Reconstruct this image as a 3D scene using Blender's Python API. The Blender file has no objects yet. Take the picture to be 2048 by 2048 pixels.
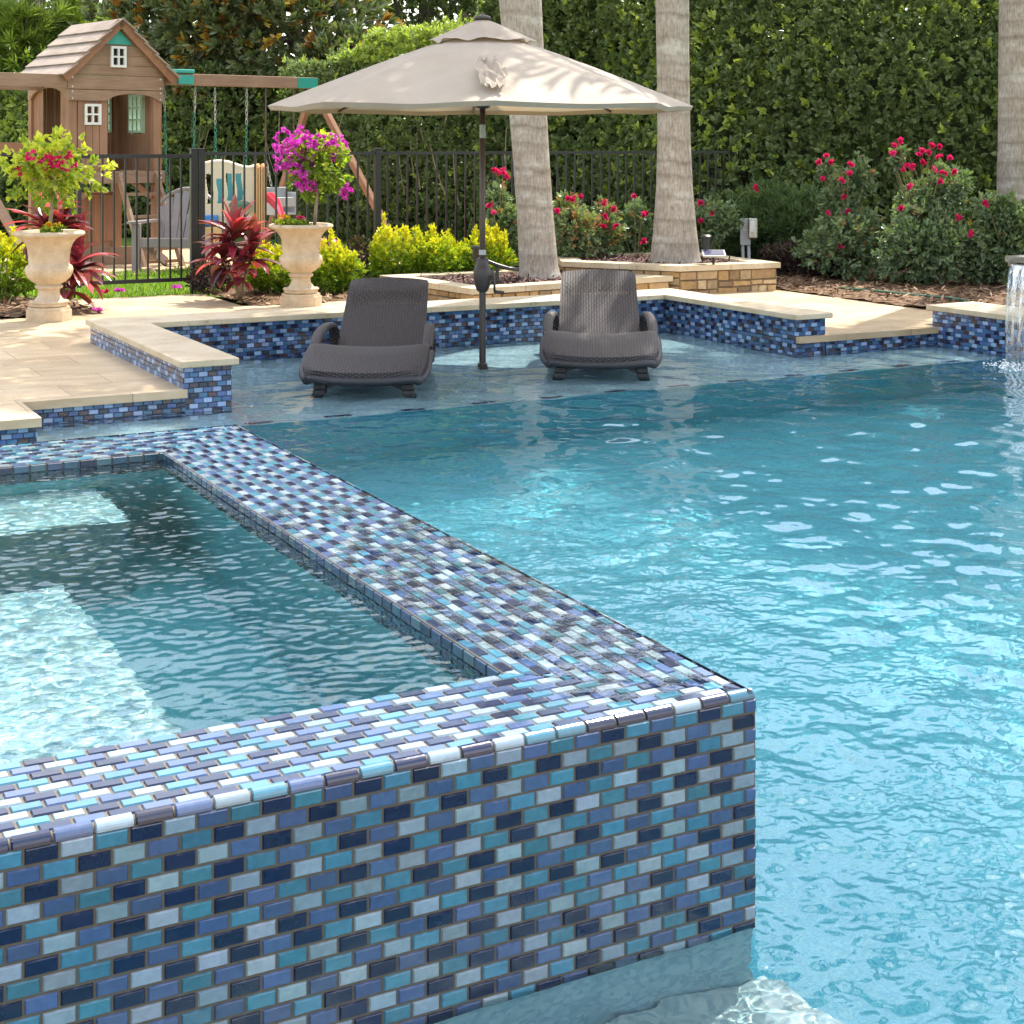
import bpy, bmesh, math, random
import numpy as np
from mathutils import Vector, Matrix
random.seed(7); RNG = np.random.default_rng(11)
R = math.radians
scene = bpy.context.scene
COL = scene.collection

# ---------------------------------------------------------------- frame of reference
# world X runs along the back pool wall, world Y away from it towards the garden; water of the pool is z = 0
YAW = R(27.9); FOC = 3108.0; HOR = 285.0; EYE = 1.5
def W(px, Y):                      # ground-plan point seen in column px of the photograph at depth Y
    X = (px - 1024.0) / FOC * Y
    return (math.cos(YAW) * X + math.sin(YAW) * Y, -math.sin(YAW) * X + math.cos(YAW) * Y)
def G(px, py, z=0.13):             # point on the level z
    return W(px, FOC * (EYE - z) / (py - HOR))
def Zat(py, Y): return EYE - (py - HOR) * Y / FOC
RIGHT = Vector((math.cos(YAW), -math.sin(YAW), 0)); FWD = Vector((math.sin(YAW), math.cos(YAW), 0))

cam_d = bpy.data.cameras.new('camera'); cam = bpy.data.objects.new('camera', cam_d); COL.objects.link(cam)
cam.location = (0, 0, EYE); cam.rotation_euler = (R(90), 0, -YAW)
cam_d.sensor_width = 36; cam_d.lens = 36 * FOC / 2048; cam_d.shift_y = -(1024 - HOR) / 2048
cam_d.clip_start = 0.05; cam_d.clip_end = 2000
scene.camera = cam

SUN_AZ = YAW + R(31); SUN_EL = R(56)
S = Vector((math.cos(SUN_EL) * math.sin(SUN_AZ), math.cos(SUN_EL) * math.cos(SUN_AZ), math.sin(SUN_EL)))
sd = bpy.data.lights.new('sun', 'SUN'); sun = bpy.data.objects.new('sun', sd); COL.objects.link(sun)
sd.energy = 3.1; sd.angle = R(0.4); sd.color = (1, .94, .84)
sun.rotation_euler = S.to_track_quat('Z', 'Y').to_euler(); sun.location = (20, 10, 30)
try: sd.cycles.is_caustics_light = True
except Exception: pass
w = bpy.data.worlds.new('World'); scene.world = w; w.use_nodes = True
nt = w.node_tree; sky = nt.nodes.new('ShaderNodeTexSky'); sky.sky_type = 'NISHITA'; sky.sun_disc = False
sky.sun_elevation = SUN_EL; sky.sun_rotation = SUN_AZ; sky.dust_density = 2.5; sky.air_density = 1.0; sky.ozone_density = 1.0
bg = nt.nodes['Background']; bg.inputs['Strength'].default_value = 0.15
tcw = nt.nodes.new('ShaderNodeTexCoord'); mpw_ = nt.nodes.new('ShaderNodeMapping'); mpw_.inputs['Scale'].default_value = (1, 1, 2.2); nt.links.new(tcw.outputs['Generated'], mpw_.inputs['Vector'])
cn = nt.nodes.new('ShaderNodeTexNoise'); cn.inputs['Scale'].default_value = 2.6; cn.inputs['Detail'].default_value = 9; cn.inputs['Roughness'].default_value = .58; nt.links.new(mpw_.outputs[0], cn.inputs['Vector'])
cr = nt.nodes.new('ShaderNodeValToRGB'); cr.color_ramp.elements[0].position = .45; cr.color_ramp.elements[1].position = .62; nt.links.new(cn.outputs['Fac'], cr.inputs[0])
cm = nt.nodes.new('ShaderNodeMix'); cm.data_type = 'RGBA'; nt.links.new(cr.outputs[0], cm.inputs[0]); nt.links.new(sky.outputs[0], cm.inputs[6]); cm.inputs[7].default_value = (7.3, 7.0, 6.6, 1)
nt.links.new(cm.outputs[2], bg.inputs['Color'])
scene.view_settings.view_transform = 'Standard'; scene.view_settings.look = 'None'
scene.view_settings.exposure = 1.58; scene.view_settings.gamma = 1
scene.render.engine = 'CYCLES'
cy = scene.cycles
cy.max_bounces = 10; cy.diffuse_bounces = 3; cy.glossy_bounces = 3; cy.transmission_bounces = 8; cy.transparent_max_bounces = 24
cy.caustics_reflective = False; cy.caustics_refractive = True; cy.sample_clamp_indirect = 6; cy.blur_glossy = 0.3
cy.use_denoising = True

# ---------------------------------------------------------------- mesh helpers
OFF = {}
def tag(o, label=None, cat=None, group=None, kind=None):
    if label: o['label'] = label
    if cat: o['category'] = cat
    if group: o['group'] = group
    if kind: o['kind'] = kind
    return o
def thing(name, label, cat, loc=(0, 0, 0), rz=0, group=None):
    o = bpy.data.objects.new(name, None); COL.objects.link(o)
    o.empty_display_size = .1; o.location = loc; o.rotation_euler = (0, 0, rz)
    OFF[o.name] = Vector(loc)
    return tag(o, label, cat, group)
def link_mesh(name, me, parent=None, world=False):
    o = bpy.data.objects.new(name, me); COL.objects.link(o)
    if parent is not None:
        o.parent = parent
        if world:
            off = OFF.get(parent.name, Vector((0, 0, 0)))
            me.transform(Matrix.Translation(-off)); OFF[o.name] = off
    return o
class MB:
    def __init__(s): s.v = []; s.f = []; s.m = []; s.mi = 0
    def add(s, vs, fs):
        b = len(s.v); s.v += [tuple(p) for p in vs]
        for f in fs: s.f.append(tuple(i + b for i in f)); s.m.append(s.mi)
        return s
    def box(s, a, b, bev=0.0):
        (x0, y0, z0), (x1, y1, z1) = a, b
        return s.obox(Vector(((x0+x1)/2, (y0+y1)/2, (z0+z1)/2)), Vector((1,0,0)), Vector((0,1,0)), Vector((0,0,1)), (x1-x0, y1-y0, z1-z0), bev)
    def obox(s, c, ax, ay, az, d, bev=0.0):
        c = Vector(c); hx, hy, hz = d[0]/2, d[1]/2, d[2]/2
        P = lambda x, y, z: c + ax*x + ay*y + az*z
        if bev <= 0:
            vs = [P(sx*hx, sy*hy, sz*hz) for sz in (-1,1) for sy in (-1,1) for sx in (-1,1)]
            return s.add(vs, [(0,2,3,1),(4,5,7,6),(0,1,5,4),(2,6,7,3),(0,4,6,2),(1,3,7,5)])
        b = min(bev, hx*.9, hy*.9, hz*.9)
        bm = bmesh.new()
        m = Matrix((( ax.x*2*hx, ay.x*2*hy, az.x*2*hz, c.x),(ax.y*2*hx, ay.y*2*hy, az.y*2*hz, c.y),(ax.z*2*hx, ay.z*2*hy, az.z*2*hz, c.z),(0,0,0,1)))
        bmesh.ops.create_cube(bm, size=1, matrix=m)
        bmesh.ops.bevel(bm, geom=bm.edges[:], offset=b, segments=2, profile=.5, affect='EDGES')
        bm.verts.index_update()
        s.add([v.co.copy() for v in bm.verts], [[v.index for v in f.verts] for f in bm.faces]); bm.free()
        return s
    def beam(s, p, q, wd, ht, up=(0,0,1), bev=0.0):       # board from p to q
        p, q = Vector(p), Vector(q); d = q - p; L = d.length; ax = d.normalized()
        up = Vector(up); ay = up.cross(ax)
        if ay.length < 1e-4: ay = Vector((1,0,0)).cross(ax)
        ay.normalize(); az = ax.cross(ay)
        return s.obox((p+q)/2, ax, ay, az, (L, wd, ht), bev)
    def tube(s, pts, rad, n=8, cap=True):
        pts = [Vector(p) for p in pts]; k = len(pts)
        rad = [rad]*k if isinstance(rad, (int, float)) else list(rad)
        b = len(s.v); ref = None
        for i, p in enumerate(pts):
            t = (pts[min(i+1,k-1)] - pts[max(i-1,0)])
            t = t.normalized() if t.length > 1e-9 else Vector((0,0,1))
            if ref is None: ref = Vector((1,0,0)) if abs(t.x) < .8 else Vector((0,1,0))
            u = (ref - t*ref.dot(t)); u.normalize(); v = t.cross(u); ref = u
            for j in range(n):
                a = 2*math.pi*j/n; s.v.append(tuple(p + (u*math.cos(a) + v*math.sin(a))*rad[i]))
        for i in range(k-1):
            for j in range(n):
                j2 = (j+1) % n
                s.f.append((b+i*n+j, b+i*n+j2, b+(i+1)*n+j2, b+(i+1)*n+j)); s.m.append(s.mi)
        if cap:
            s.f.append(tuple(b+j for j in reversed(range(n)))); s.m.append(s.mi)
            s.f.append(tuple(b+(k-1)*n+j for j in range(n))); s.m.append(s.mi)
        return s
    def lathe(s, prof, n=48, c=(0,0,0), flute=None):      # prof [(r,z)]; flute(i,a)->radius factor
        b = len(s.v)
        for i, (r, z) in enumerate(prof):
            for j in range(n):
                a = 2*math.pi*j/n; rr = r*(flute(i, a) if flute else 1)
                s.v.append((c[0]+rr*math.cos(a), c[1]+rr*math.sin(a), c[2]+z))
        for i in range(len(prof)-1):
            for j in range(n):
                j2 = (j+1) % n
                s.f.append((b+i*n+j, b+i*n+j2, b+(i+1)*n+j2, b+(i+1)*n+j)); s.m.append(s.mi)
        return s
    def prism(s, poly, z0, z1, bottom=True):
        n = len(poly); vs = [(x,y,z0) for x,y in poly] + [(x,y,z1) for x,y in poly]
        fs = [(i,(i+1)%n,n+(i+1)%n,n+i) for i in range(n)] + [tuple(n+i for i in range(n))]
        if bottom: fs.append(tuple(reversed(range(n))))
        return s.add(vs, fs)
    def quad(s, a, b, c, d): return s.add([a,b,c,d], [(0,1,2,3)])
    def split(s, name, mats, parent=None, world=False, **k):
        par = list(range(len(s.v)))
        def find(a):
            while par[a] != a: par[a] = par[par[a]]; a = par[a]
            return a
        for f in s.f:
            r = find(f[0])
            for i in f[1:]: par[find(i)] = r
        comp = {}
        for f in s.f: comp.setdefault(find(f[0]), []).append(f)
        out = []
        for fs in comp.values():
            ids = sorted({i for f in fs for i in f}); mp = {i: j for j, i in enumerate(ids)}; q = MB(); q.v = [s.v[i] for i in ids]; q.f = [tuple(mp[i] for i in f) for f in fs]; q.m = [0]*len(fs)
            out.append(q.build(name, mats, parent, world, **k))
        return out
    def build(s, name, mats, parent=None, world=False, smooth=False, angle=None):
        me = bpy.data.meshes.new(name); me.from_pydata(s.v, [], s.f)
        for m in (mats if isinstance(mats, (list, tuple)) else [mats]): me.materials.append(m)
        if any(s.m): me.polygons.foreach_set('material_index', s.m)
        if smooth or angle:
            me.polygons.foreach_set('use_smooth', [True]*len(s.f))
        me.update()
        if angle:
            try: me.set_sharp_from_angle(angle=R(angle))
            except Exception: pass
        return link_mesh(name, me, parent, world)
def np_mesh(name, V, F, mat, parent=None, world=False, attrs=None, smooth=False):
    """V (n,3), F (m,k) same-size faces; attrs {name: per-vertex float or colour}"""
    me = bpy.data.meshes.new(name); n, (m, k) = len(V), F.shape
    me.vertices.add(n); me.vertices.foreach_set('co', np.ascontiguousarray(V, dtype=np.float32).ravel())
    me.loops.add(m*k); me.loops.foreach_set('vertex_index', np.ascontiguousarray(F, dtype=np.int32).ravel())
    me.polygons.add(m); me.polygons.foreach_set('loop_start', np.arange(0, m*k, k, dtype=np.int32))
    try: me.polygons.foreach_set('loop_total', np.full(m, k, dtype=np.int32))
    except Exception: pass
    me.update(calc_edges=True)
    me.polygons.foreach_set('use_smooth', np.full(m, bool(smooth)))
    for an, arr in (attrs or {}).items():
        arr = np.asarray(arr, dtype=np.float32)
        if arr.ndim == 2:
            a = me.attributes.new(an, 'FLOAT_COLOR', 'POINT'); a.data.foreach_set('color', arr.ravel())
        else:
            a = me.attributes.new(an, 'FLOAT', 'POINT'); a.data.foreach_set('value', arr)
    me.materials.append(mat); me.update()
    return link_mesh(name, me, parent, world)

# ---------------------------------------------------------------- materials
class NT:
    def __init__(s, name):
        s.mat = bpy.data.materials.new(name); s.mat.use_nodes = True; s.t = s.mat.node_tree
        s.b = s.t.nodes['Principled BSDF']; s.out = s.t.nodes['Material Output']
    def n(s, typ, ins=None, **kw):
        o = s.t.nodes.new('ShaderNode' + typ)
        for k, v in kw.items(): setattr(o, k, v)
        for k, v in (ins or {}).items():
            if isinstance(v, bpy.types.NodeSocket): s.t.links.new(v, o.inputs[k])
            else: o.inputs[k].default_value = v
        return o
    def l(s, a, b): s.t.links.new(a, b)
    def set(s, **kw):
        for k, v in kw.items():
            k = k.replace('_', ' ')
            if isinstance(v, bpy.types.NodeSocket): s.l(v, s.b.inputs[k])
            else: s.b.inputs[k].default_value = v
    def coord(s, scale=(1,1,1), kind='Object'):
        tc = s.n('TexCoord'); mp = s.n('Mapping', {'Vector': tc.outputs[kind]}); mp.inputs['Scale'].default_value = scale
        return mp.outputs[0]
    def wpos(s): return s.n('NewGeometry').outputs['Position']
    def noise(s, vec, scale, detail=4, rough=.55, out='Fac'):
        return s.n('TexNoise', {'Vector': vec, 'Scale': scale, 'Detail': detail, 'Roughness': rough}).outputs[out]
    def ramp(s, fac, stops, interp='LINEAR'):
        r = s.n('ValToRGB', {'Fac': fac}); e = r.color_ramp.elements; r.color_ramp.interpolation = interp
        while len(e) < len(stops): e.new(.5)
        for x, (p, c) in zip(e, stops): x.position = p; x.color = (*c[:3], 1) if len(c) >= 3 else (c[0],)*3 + (1,)
        return r.outputs[0]
    def mix(s, fac, a, b, mode='MIX'):
        m = s.n('Mix', data_type='RGBA', blend_type=mode)
        for i, v in ((0, fac), (6, a), (7, b)):
            if isinstance(v, bpy.types.NodeSocket): s.l(v, m.inputs[i])
            else: m.inputs[i].default_value = v if i == 0 else (*v[:3], 1)
        return m.outputs[2]
    def math(s, op, a, b=0.0):
        m = s.n('Math', operation=op)
        for i, v in ((0, a), (1, b)):
            if isinstance(v, bpy.types.NodeSocket): s.l(v, m.inputs[i])
            else: m.inputs[i].default_value = v
        return m.outputs[0]
    def bump(s, h, strength=.3, dist=.01):
        b = s.n('Bump', {'Height': h, 'Strength': strength, 'Distance': dist}); s.l(b.outputs[0], s.b.inputs['Normal'])
def flat(name, c, rough=.5, var=.15, scale=8, metal=0, spec=.5, bump=.0, bscale=60):
    t = NT(name); co = t.coord()
    n = t.noise(co, scale)
    c1 = tuple(x*(1-var) for x in c); c2 = tuple(min(1, x*(1+var)) for x in c)
    t.set(Base_Color=t.ramp(n, [(.3, c1), (.7, c2)]), Metallic=metal, Specular_IOR_Level=spec)
    t.set(Roughness=t.ramp(t.noise(co, scale*2.3), [(.3, (rough*.85,)), (.7, (min(1, rough*1.15),))]))
    if bump: t.bump(t.noise(co, bscale, 5), bump, .01)
    return t.mat
def leafmat(name, stops, trans=.3, rough=.42, spec=.4, tcol=None, accent=None):
    """stops: colours over the leaf's own variation attribute"""
    t = NT(name); a = t.n('Attribute', attribute_name='var').outputs['Fac']
    c = t.ramp(a, stops)
    t.set(Base_Color=c, Roughness=rough, Specular_IOR_Level=spec)
    tr = t.n('BsdfTranslucent', {'Color': t.mix(1.0, c, tcol or (1.5, 1.6, .5), 'MULTIPLY')})
    m = t.n('MixShader', {0: trans, 1: t.b.outputs[0], 2: tr.outputs[0]}); t.l(m.outputs[0], t.out.inputs[0])
    return t.mat

def m_travertine():
    t = NT('travertine'); p = t.wpos()
    br = t.n('TexBrick', {'Vector': p, 'Color1': (.0,)*3+(1,), 'Color2': (1,)*3+(1,), 'Mortar': (.5,)*3+(1,), 'Scale': 1.0, 'Mortar Size': .004, 'Mortar Smooth': .3, 'Bias': 0.0, 'Brick Width': .61, 'Row Height': .406})
    mp = t.n('Mapping', {'Vector': p}); mp.inputs['Scale'].default_value = (2.2, 7, 7)
    n1 = t.noise(mp.outputs[0], 1.6, 6, .62); n2 = t.noise(p, 55, 3)
    c = t.ramp(n1, [(.28, (.37, .265, .15)), (.5, (.465, .35, .215)), (.72, (.54, .43, .285))])
    c = t.mix(.16, c, br.outputs['Color'], 'OVERLAY')
    pits = t.ramp(t.noise(mp.outputs[0], 26, 3), [(.66, (1,)), (.74, (.62,))])
    c = t.mix(1, c, pits, 'MULTIPLY')
    joint = t.ramp(br.outputs['Fac'], [(.0, (1,)), (1, (.58,))])
    c = t.mix(1, c, joint, 'MULTIPLY')
    t.set(Base_Color=c, Roughness=t.ramp(n2, [(.3, (.34,)), (.7, (.58,))]), Specular_IOR_Level=.4)
    h = t.math('SUBTRACT', t.math('MULTIPLY', n2, .25), t.math('MULTIPLY', br.outputs['Fac'], 1.0))
    t.bump(h, .35, .004)
    return t.mat
def m_coping():
    t = NT('travertine_coping'); p = t.wpos()
    br = t.n('TexBrick', {'Vector': p, 'Color1': (.0,)*3+(1,), 'Color2': (1,)*3+(1,), 'Scale': 1.0, 'Mortar Size': .003, 'Brick Width': .61, 'Row Height': 50.0})
    n1 = t.noise(p, 5, 7, .65); n2 = t.noise(p, 70, 3)
    c = t.ramp(n1, [(.3, (.42, .33, .20)), (.5, (.50, .41, .27)), (.7, (.57, .49, .35))])
    pits = t.ramp(t.noise(p, 34, 3), [(.62, (1,)), (.72, (.6,))])
    c = t.mix(1, c, pits, 'MULTIPLY')
    t.set(Base_Color=c, Roughness=.5); t.bump(n2, .4, .004)
    return t.mat
def m_tile():
    t = NT('glass_mosaic'); a = t.n('Attribute', attribute_name='col')
    p = t.wpos(); n = t.noise(p, 90, 3); isg = a.outputs['Alpha']        # alpha 1 = grout
    c = t.mix(1, a.outputs['Color'], t.ramp(n, [(.3, (.86,)), (.7, (1.08,))]), 'MULTIPLY')
    t.set(Base_Color=c, Roughness=t.math('ADD', t.math('MULTIPLY', isg, .62), t.math('MULTIPLY', n, .22)), Specular_IOR_Level=.7)
    t.b.inputs['Coat Weight'].default_value = .0
    t.bump(t.noise(p, 30, 2), .07, .002)
    return t.mat
def m_plaster(name, c1, c2, d1, d2):
    t = NT(name); p = t.wpos()
    v = t.n('TexVoronoi', {'Vector': p, 'Scale': 75.0})
    n = t.noise(p, 2.0, 5)
    c = t.mix(.45, t.ramp(n, [(.3, c1), (.7, c2)]), t.ramp(v.outputs['Color'], [(.2, d1), (.8, d2)]))
    t.set(Base_Color=c, Roughness=.75)
    return t.mat
def m_water(name='water', tint=(.92, .98, .99), fine=None):
    t = NT(name); t.t.nodes.remove(t.b)
    g = t.n('BsdfGlass', {'Color': (*tint, 1), 'Roughness': 0.0, 'IOR': 1.333})
    if fine: fine(t, g)
    t.l(g.outputs[0], t.out.inputs[0])
    return t.mat
def fine_pool(t, g):
    p = t.wpos(); sx = t.n('SeparateXYZ', {'Vector': p})
    rot = t.n('Mapping', {'Vector': p}); rot.inputs['Rotation'].default_value = (0, 0, R(24)); rot.inputs['Scale'].default_value = (1.0, 1.55, 1)
    n1 = t.noise(rot.outputs[0], 46, 2, .55); 
    mk = t.n('MapRange', {'Value': sx.outputs[0], 'From Min': 1.8, 'From Max': 4.8, 'To Min': 1.0, 'To Max': .18}).outputs[0]
    far = t.n('MapRange', {'Value': sx.outputs[1], 'From Min': 5.5, 'From Max': 8.0, 'To Min': 1.0, 'To Max': .12}).outputs[0]
    far = t.math('MULTIPLY', far, t.n('MapRange', {'Value': sx.outputs[1], 'From Min': 1.7, 'From Max': 2.9, 'To Min': .12, 'To Max': 1.0}).outputs[0])
    patch = t.n('MapRange', {'Value': t.noise(p, 1.1, 3), 'From Min': .35, 'From Max': .65, 'To Min': .35, 'To Max': 1.0}).outputs[0]
    b = t.n('Bump', {'Height': n1, 'Strength': t.math('MULTIPLY', t.math('MULTIPLY', mk, far), patch), 'Distance': .0003}); t.l(b.outputs[0], g.inputs['Normal'])
def fine_spa(t, g):
    p = t.wpos(); rot = t.n('Mapping', {'Vector': p}); rot.inputs['Rotation'].default_value = (0, 0, R(20)); rot.inputs['Scale'].default_value = (1.0, 1.5, 1)
    b = t.n('Bump', {'Height': t.noise(rot.outputs[0], 28, 2, .55), 'Strength': .6, 'Distance': .0012}); t.l(b.outputs[0], g.inputs['Normal'])
M = dict(deck=m_travertine(), coping=m_coping(), tile=m_tile(), plaster=m_plaster('aqua_pebble_plaster', (.055, .375, .48), (.088, .445, .53), (.030, .275, .41), (.23, .57, .62)), ledge=m_plaster('pale_pebble_plaster', (.30, .46, .52), (.38, .54, .58), (.18, .33, .42), (.5, .64, .64)), basin=m_plaster('teal_plaster', (.12, .54, .62), (.16, .60, .68), (.08, .40, .52), (.26, .62, .66)), step=m_plaster('sandy_plaster', (.20, .31, .33), (.27, .37, .37), (.11, .22, .27), (.38, .46, .44)), bench=m_plaster('pale_aqua_plaster', (.19, .37, .41), (.27, .45, .47), (.05, .23, .36), (.52, .60, .55)), water=m_water(fine=fine_pool), spa_water=m_water('spa_water', (.88, .96, .96), fine_spa))

# ---------------------------------------------------------------- mosaic tiling
TILE_COLS = [(.006, .013, .045), (.048, .165, .235), (.205, .275, .325), (.052, .088, .185)]
TILE_W = (.27, .24, .23, .26)
WALL_COLS = [(.010, .015, .045), (.038, .115, .22), (.24, .34, .52), (.055, .10, .25), (.055, .032, .040)]
WALL_W = (.17, .29, .24, .24, .06)
GROUT = (.10, .078, .052)
class Tiles:
    def __init__(s, cols=TILE_COLS, wts=TILE_W, grout=GROUT): s.V = []; s.F = []; s.C = []; s.last = None; s.gr = .0040; s.cols = cols; s.w = wts; s.g = grout; s.rs = random.Random(len(cols)*3+1)
    def quad8(s, back, front, col, al=0.0):
        b = len(s.V); s.V += back + front; s.C += [(*col, .75)]*4 + [(*col, al)]*4
        s.F += [(b+4,b+5,b+6,b+7)] + [(b+i, b+(i+1)%4, b+4+(i+1)%4, b+4+i) for i in range(4)]
    def face(s, O, U, V, w, h, tw=.0535, th=.0285, gr=None, d=.0035, lim=None, drop_last=False):
        O, U, V = Vector(O), Vector(U).normalized(), Vector(V).normalized(); N = U.cross(V)
        lim = lim or (lambda y: (0.0, w)); gr = gr or s.gr
        nr = max(1, round(h/th)); th = h/nr; bv = .0022
        b = len(s.V)
        (a0, a1), (c0, c1) = lim(0), lim(h)
        s.V += [O+U*a0, O+U*a1, O+U*c1+V*h, O+U*c0+V*h]; s.C += [(*s.g, 1.0)]*4; s.F.append((b, b+1, b+2, b+3))
        prev, cur = {}, {}
        for r in range(nr):
            prev, cur = cur, {}
            y0, y1 = r*th+gr/2, (r+1)*th-gr/2
            l0, h0 = lim(y0); l1, h1 = lim(y1)
            lo, hi = min(l0, l1), max(h0, h1)
            x = -tw*(.5 if r % 2 else 1.0) ; x += math.floor(lo/tw)*tw
            while x < hi:
                xa, xb = x+gr/2, x+tw-gr/2
                A0, B0 = max(xa, l0), min(xb, h0); A1, B1 = max(xa, l1), min(xb, h1)
                x += tw
                if B0-A0 < .006 and B1-A1 < .006: continue
                B0 = max(B0, A0+.001); B1 = max(B1, A1+.001)
                kx = round(x/tw*2); ban = {cur.get(kx-4), prev.get(kx-3), prev.get(kx-1) if s.rs.random() < .8 else None}
                pool = [(q, wq) for q, wq in zip(s.cols, s.w) if q not in ban and wq > 0] or list(zip(s.cols, s.w))
                c = s.rs.choices([q for q, _ in pool], [wq for _, wq in pool])[0]
                cur[kx-2] = c; k = s.rs.uniform(.78, 1.22)
                c = (c[0]*k*s.rs.uniform(.9, 1.1), c[1]*k, c[2]*k*s.rs.uniform(.93, 1.07))
                tl = [s.rs.uniform(-.0004, .0004) for _ in range(2)]
                bk = [O+U*A0+V*y0, O+U*B0+V*y0, O+U*B1+V*y1, O+U*A1+V*y1]
                i_ = min(bv, (min(B0-A0, B1-A1))*.3+.0002)
                fr = [O+U*(A0+i_)+V*(y0+bv)+N*(d+tl[0]), O+U*(B0-i_)+V*(y0+bv)+N*(d+tl[1]), O+U*(B1-i_)+V*(y1-bv)+N*(d+tl[1]), O+U*(A1+i_)+V*(y1-bv)+N*(d+tl[0])]
                s.quad8(bk, fr, c)
    def nose(s, O, U, V, w, r=.03, tw=.0535, gr=.0035, off=0.0):
        """row of quarter-round edge tiles: U along the edge, V inward over the top, O on the outer edge line at the top level minus r"""
        O, U, V = Vector(O), Vector(U).normalized(), Vector(V).normalized(); Z = Vector((0,0,1)); n = 6
        # grout core
        def ring(x, rr): return [O+U*x+V*r - V*rr*math.cos(a) + Z*rr*math.sin(a) for a in [i*math.pi/2/n for i in range(n+1)]]
        def strip(x0, x1, rr, col, al):
            b = len(s.V); A, B = ring(x0, rr), ring(x1, rr); s.V += A+B; s.C += [(*col, al)]*(2*(n+1))
            for i in range(n): s.F.append((b+i, b+n+1+i, b+n+2+i, b+i+1))
            return b
        strip(0, w, r-.002, s.g, 1.0)
        x = -off
        while x < w:
            xa, xb = max(0, x+gr/2), min(w, x+tw-gr/2); x += tw
            if xb-xa < .006: continue
            c = s.rs.choices(s.cols, s.w)[0]; k = s.rs.uniform(.85, 1.2); c = tuple(v*k for v in c)
            i_ = .002
            b1 = strip(xa+i_, xb-i_, r+.0018, c, 0)
            for xe, xi in ((xa, xa+i_), (xb, xb-i_)):
                b = len(s.V); A, B = ring(xe, r-.0015), ring(xi, r+.0018); s.V += A+B; s.C += [(*c, 0)]*(2*(n+1))
                for i in range(n): s.F.append((b+i, b+n+1+i, b+n+2+i, b+i+1) if xe < xi else (b+n+1+i, b+i, b+i+1, b+n+2+i))
    def build(s, name, parent=None, world=False):
        return np_mesh(name, np.array([tuple(v) for v in s.V]), np.array(s.F), M['tile'], parent, world, {'col': np.array(s.C)})

# ---------------------------------------------------------------- pool basin
DECK = .13; WALLZ = .29
U0, U1, V0, V1 = -2.6, 8.20, .70, 10.40
LEDGE_V, LEDGE_Z, FLOOR_Z = 8.06, -.13, -1.30
SP = dict(u0=-1.4, u1=1.81, v0=2.42, v1=5.61, top=.448, iu0=-1.02, iu1=1.43, iv0=2.73, iv1=5.24)
X, Yv, Z = Vector((1,0,0)), Vector((0,1,0)), Vector((0,0,1))
mb = MB()
fz = FLOOR_Z
mb.quad((U0,V0,fz),(U1,V0,fz),(U1,LEDGE_V,fz),(U0,LEDGE_V,fz))
mb.quad((U0,V0,.08),(U1,V0,.08),(U1,V0,fz),(U0,V0,fz))
mb.quad((U0,LEDGE_V,.08),(U0,V0,.08),(U0,V0,fz),(U0,LEDGE_V,fz))
mb.quad((U1,V0,.02),(U1,V1,.02),(U1,V1,fz),(U1,V0,fz))
mb.quad((U0,LEDGE_V,fz),(U1,LEDGE_V,fz),(U1,LEDGE_V,LEDGE_Z),(U0,LEDGE_V,LEDGE_Z))
mb.mi = 1; mb.quad((U0,LEDGE_V,LEDGE_Z),(U1,LEDGE_V,LEDGE_Z),(U1,V1,LEDGE_Z),(U0,V1,LEDGE_Z)); mb.mi = 0
# step under the water in front of the spa
mb.mi = 2; mb.box((SP['u0'], SP['v0']-.46, fz), (SP['u1']+.03, SP['v0']-.002, -.21)); mb.mi = 0
floor = tag(mb.build('pool_floor', [M['plaster'], M['ledge'], M['step']]), kind='structure')
# dark tile marks along the ledge
T = Tiles(WALL_COLS, (.6, .3, 0, .1, 0))
for x in np.arange(1.3, 8.1, .455):
    T.face((x, LEDGE_V+.02, LEDGE_Z+.003), (1,0,0), (0,1,0), .15, .056)
ledge_marks = tag(T.build('ledge_marker_tiles'), kind='structure')

# ---------------------------------------------------------------- deck (pool edge overhangs 3 cm)
dk = MB()
def slab(poly, z1=DECK, t=.045): dk.prism(poly, z1-t, z1)
slab([(-9, 7.93), (1.55, 7.93), (1.55, 8.45), (2.44, 8.45), (2.44, 10.80), (6.90, 10.80), (6.90, 8.71), (8.22, 8.71), (8.22, 8.9), (9.02, 8.9), (9.02, 11.9), (7.3, 11.9), (7.3, 12.55), (4.1, 12.55), (4.1, 13.75), (2.93, 13.75), (2.93, 12.52), (-9, 12.52)])
slab([(-9, -3), (9.5, -3), (9.5, .70), (-9, .70)])
slab([(-9, .70), (-2.6, .70), (-2.6, 7.93), (-9, 7.93)])
slab([(8.62, .7), (9.5, .7), (9.5, 8.9), (8.62, 8.9)])
tag(dk.build('pool_deck', M['deck']), kind='structure')
T = Tiles(WALL_COLS, WALL_W, (.045, .05, .06)); T.gr = .0026
T.face((-2.6, 7.96, -.13), X, Z, 4.13, .214)
T.face((1.53, 7.96, -.13), Yv, Z, .52, .214)
T.face((1.53, 8.48, -.13), X, Z, .91, .214)
T.face((7.16, 8.74, -.13), X, Z, 1.04, .214)
tag(T.build('pool_edge_tiles'), kind='structure')
sub = MB(); sub.box((-9, 7.98, -1.2), (1.51, 12.4, .083)); sub.box((1.51, 8.5, -1.2), (2.40, 12.4, .083)); sub.box((7.16, 8.77, -1.2), (8.19, 12.4, .083))
tag(sub.build('deck_base', M['plaster']), kind='structure')

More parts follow.
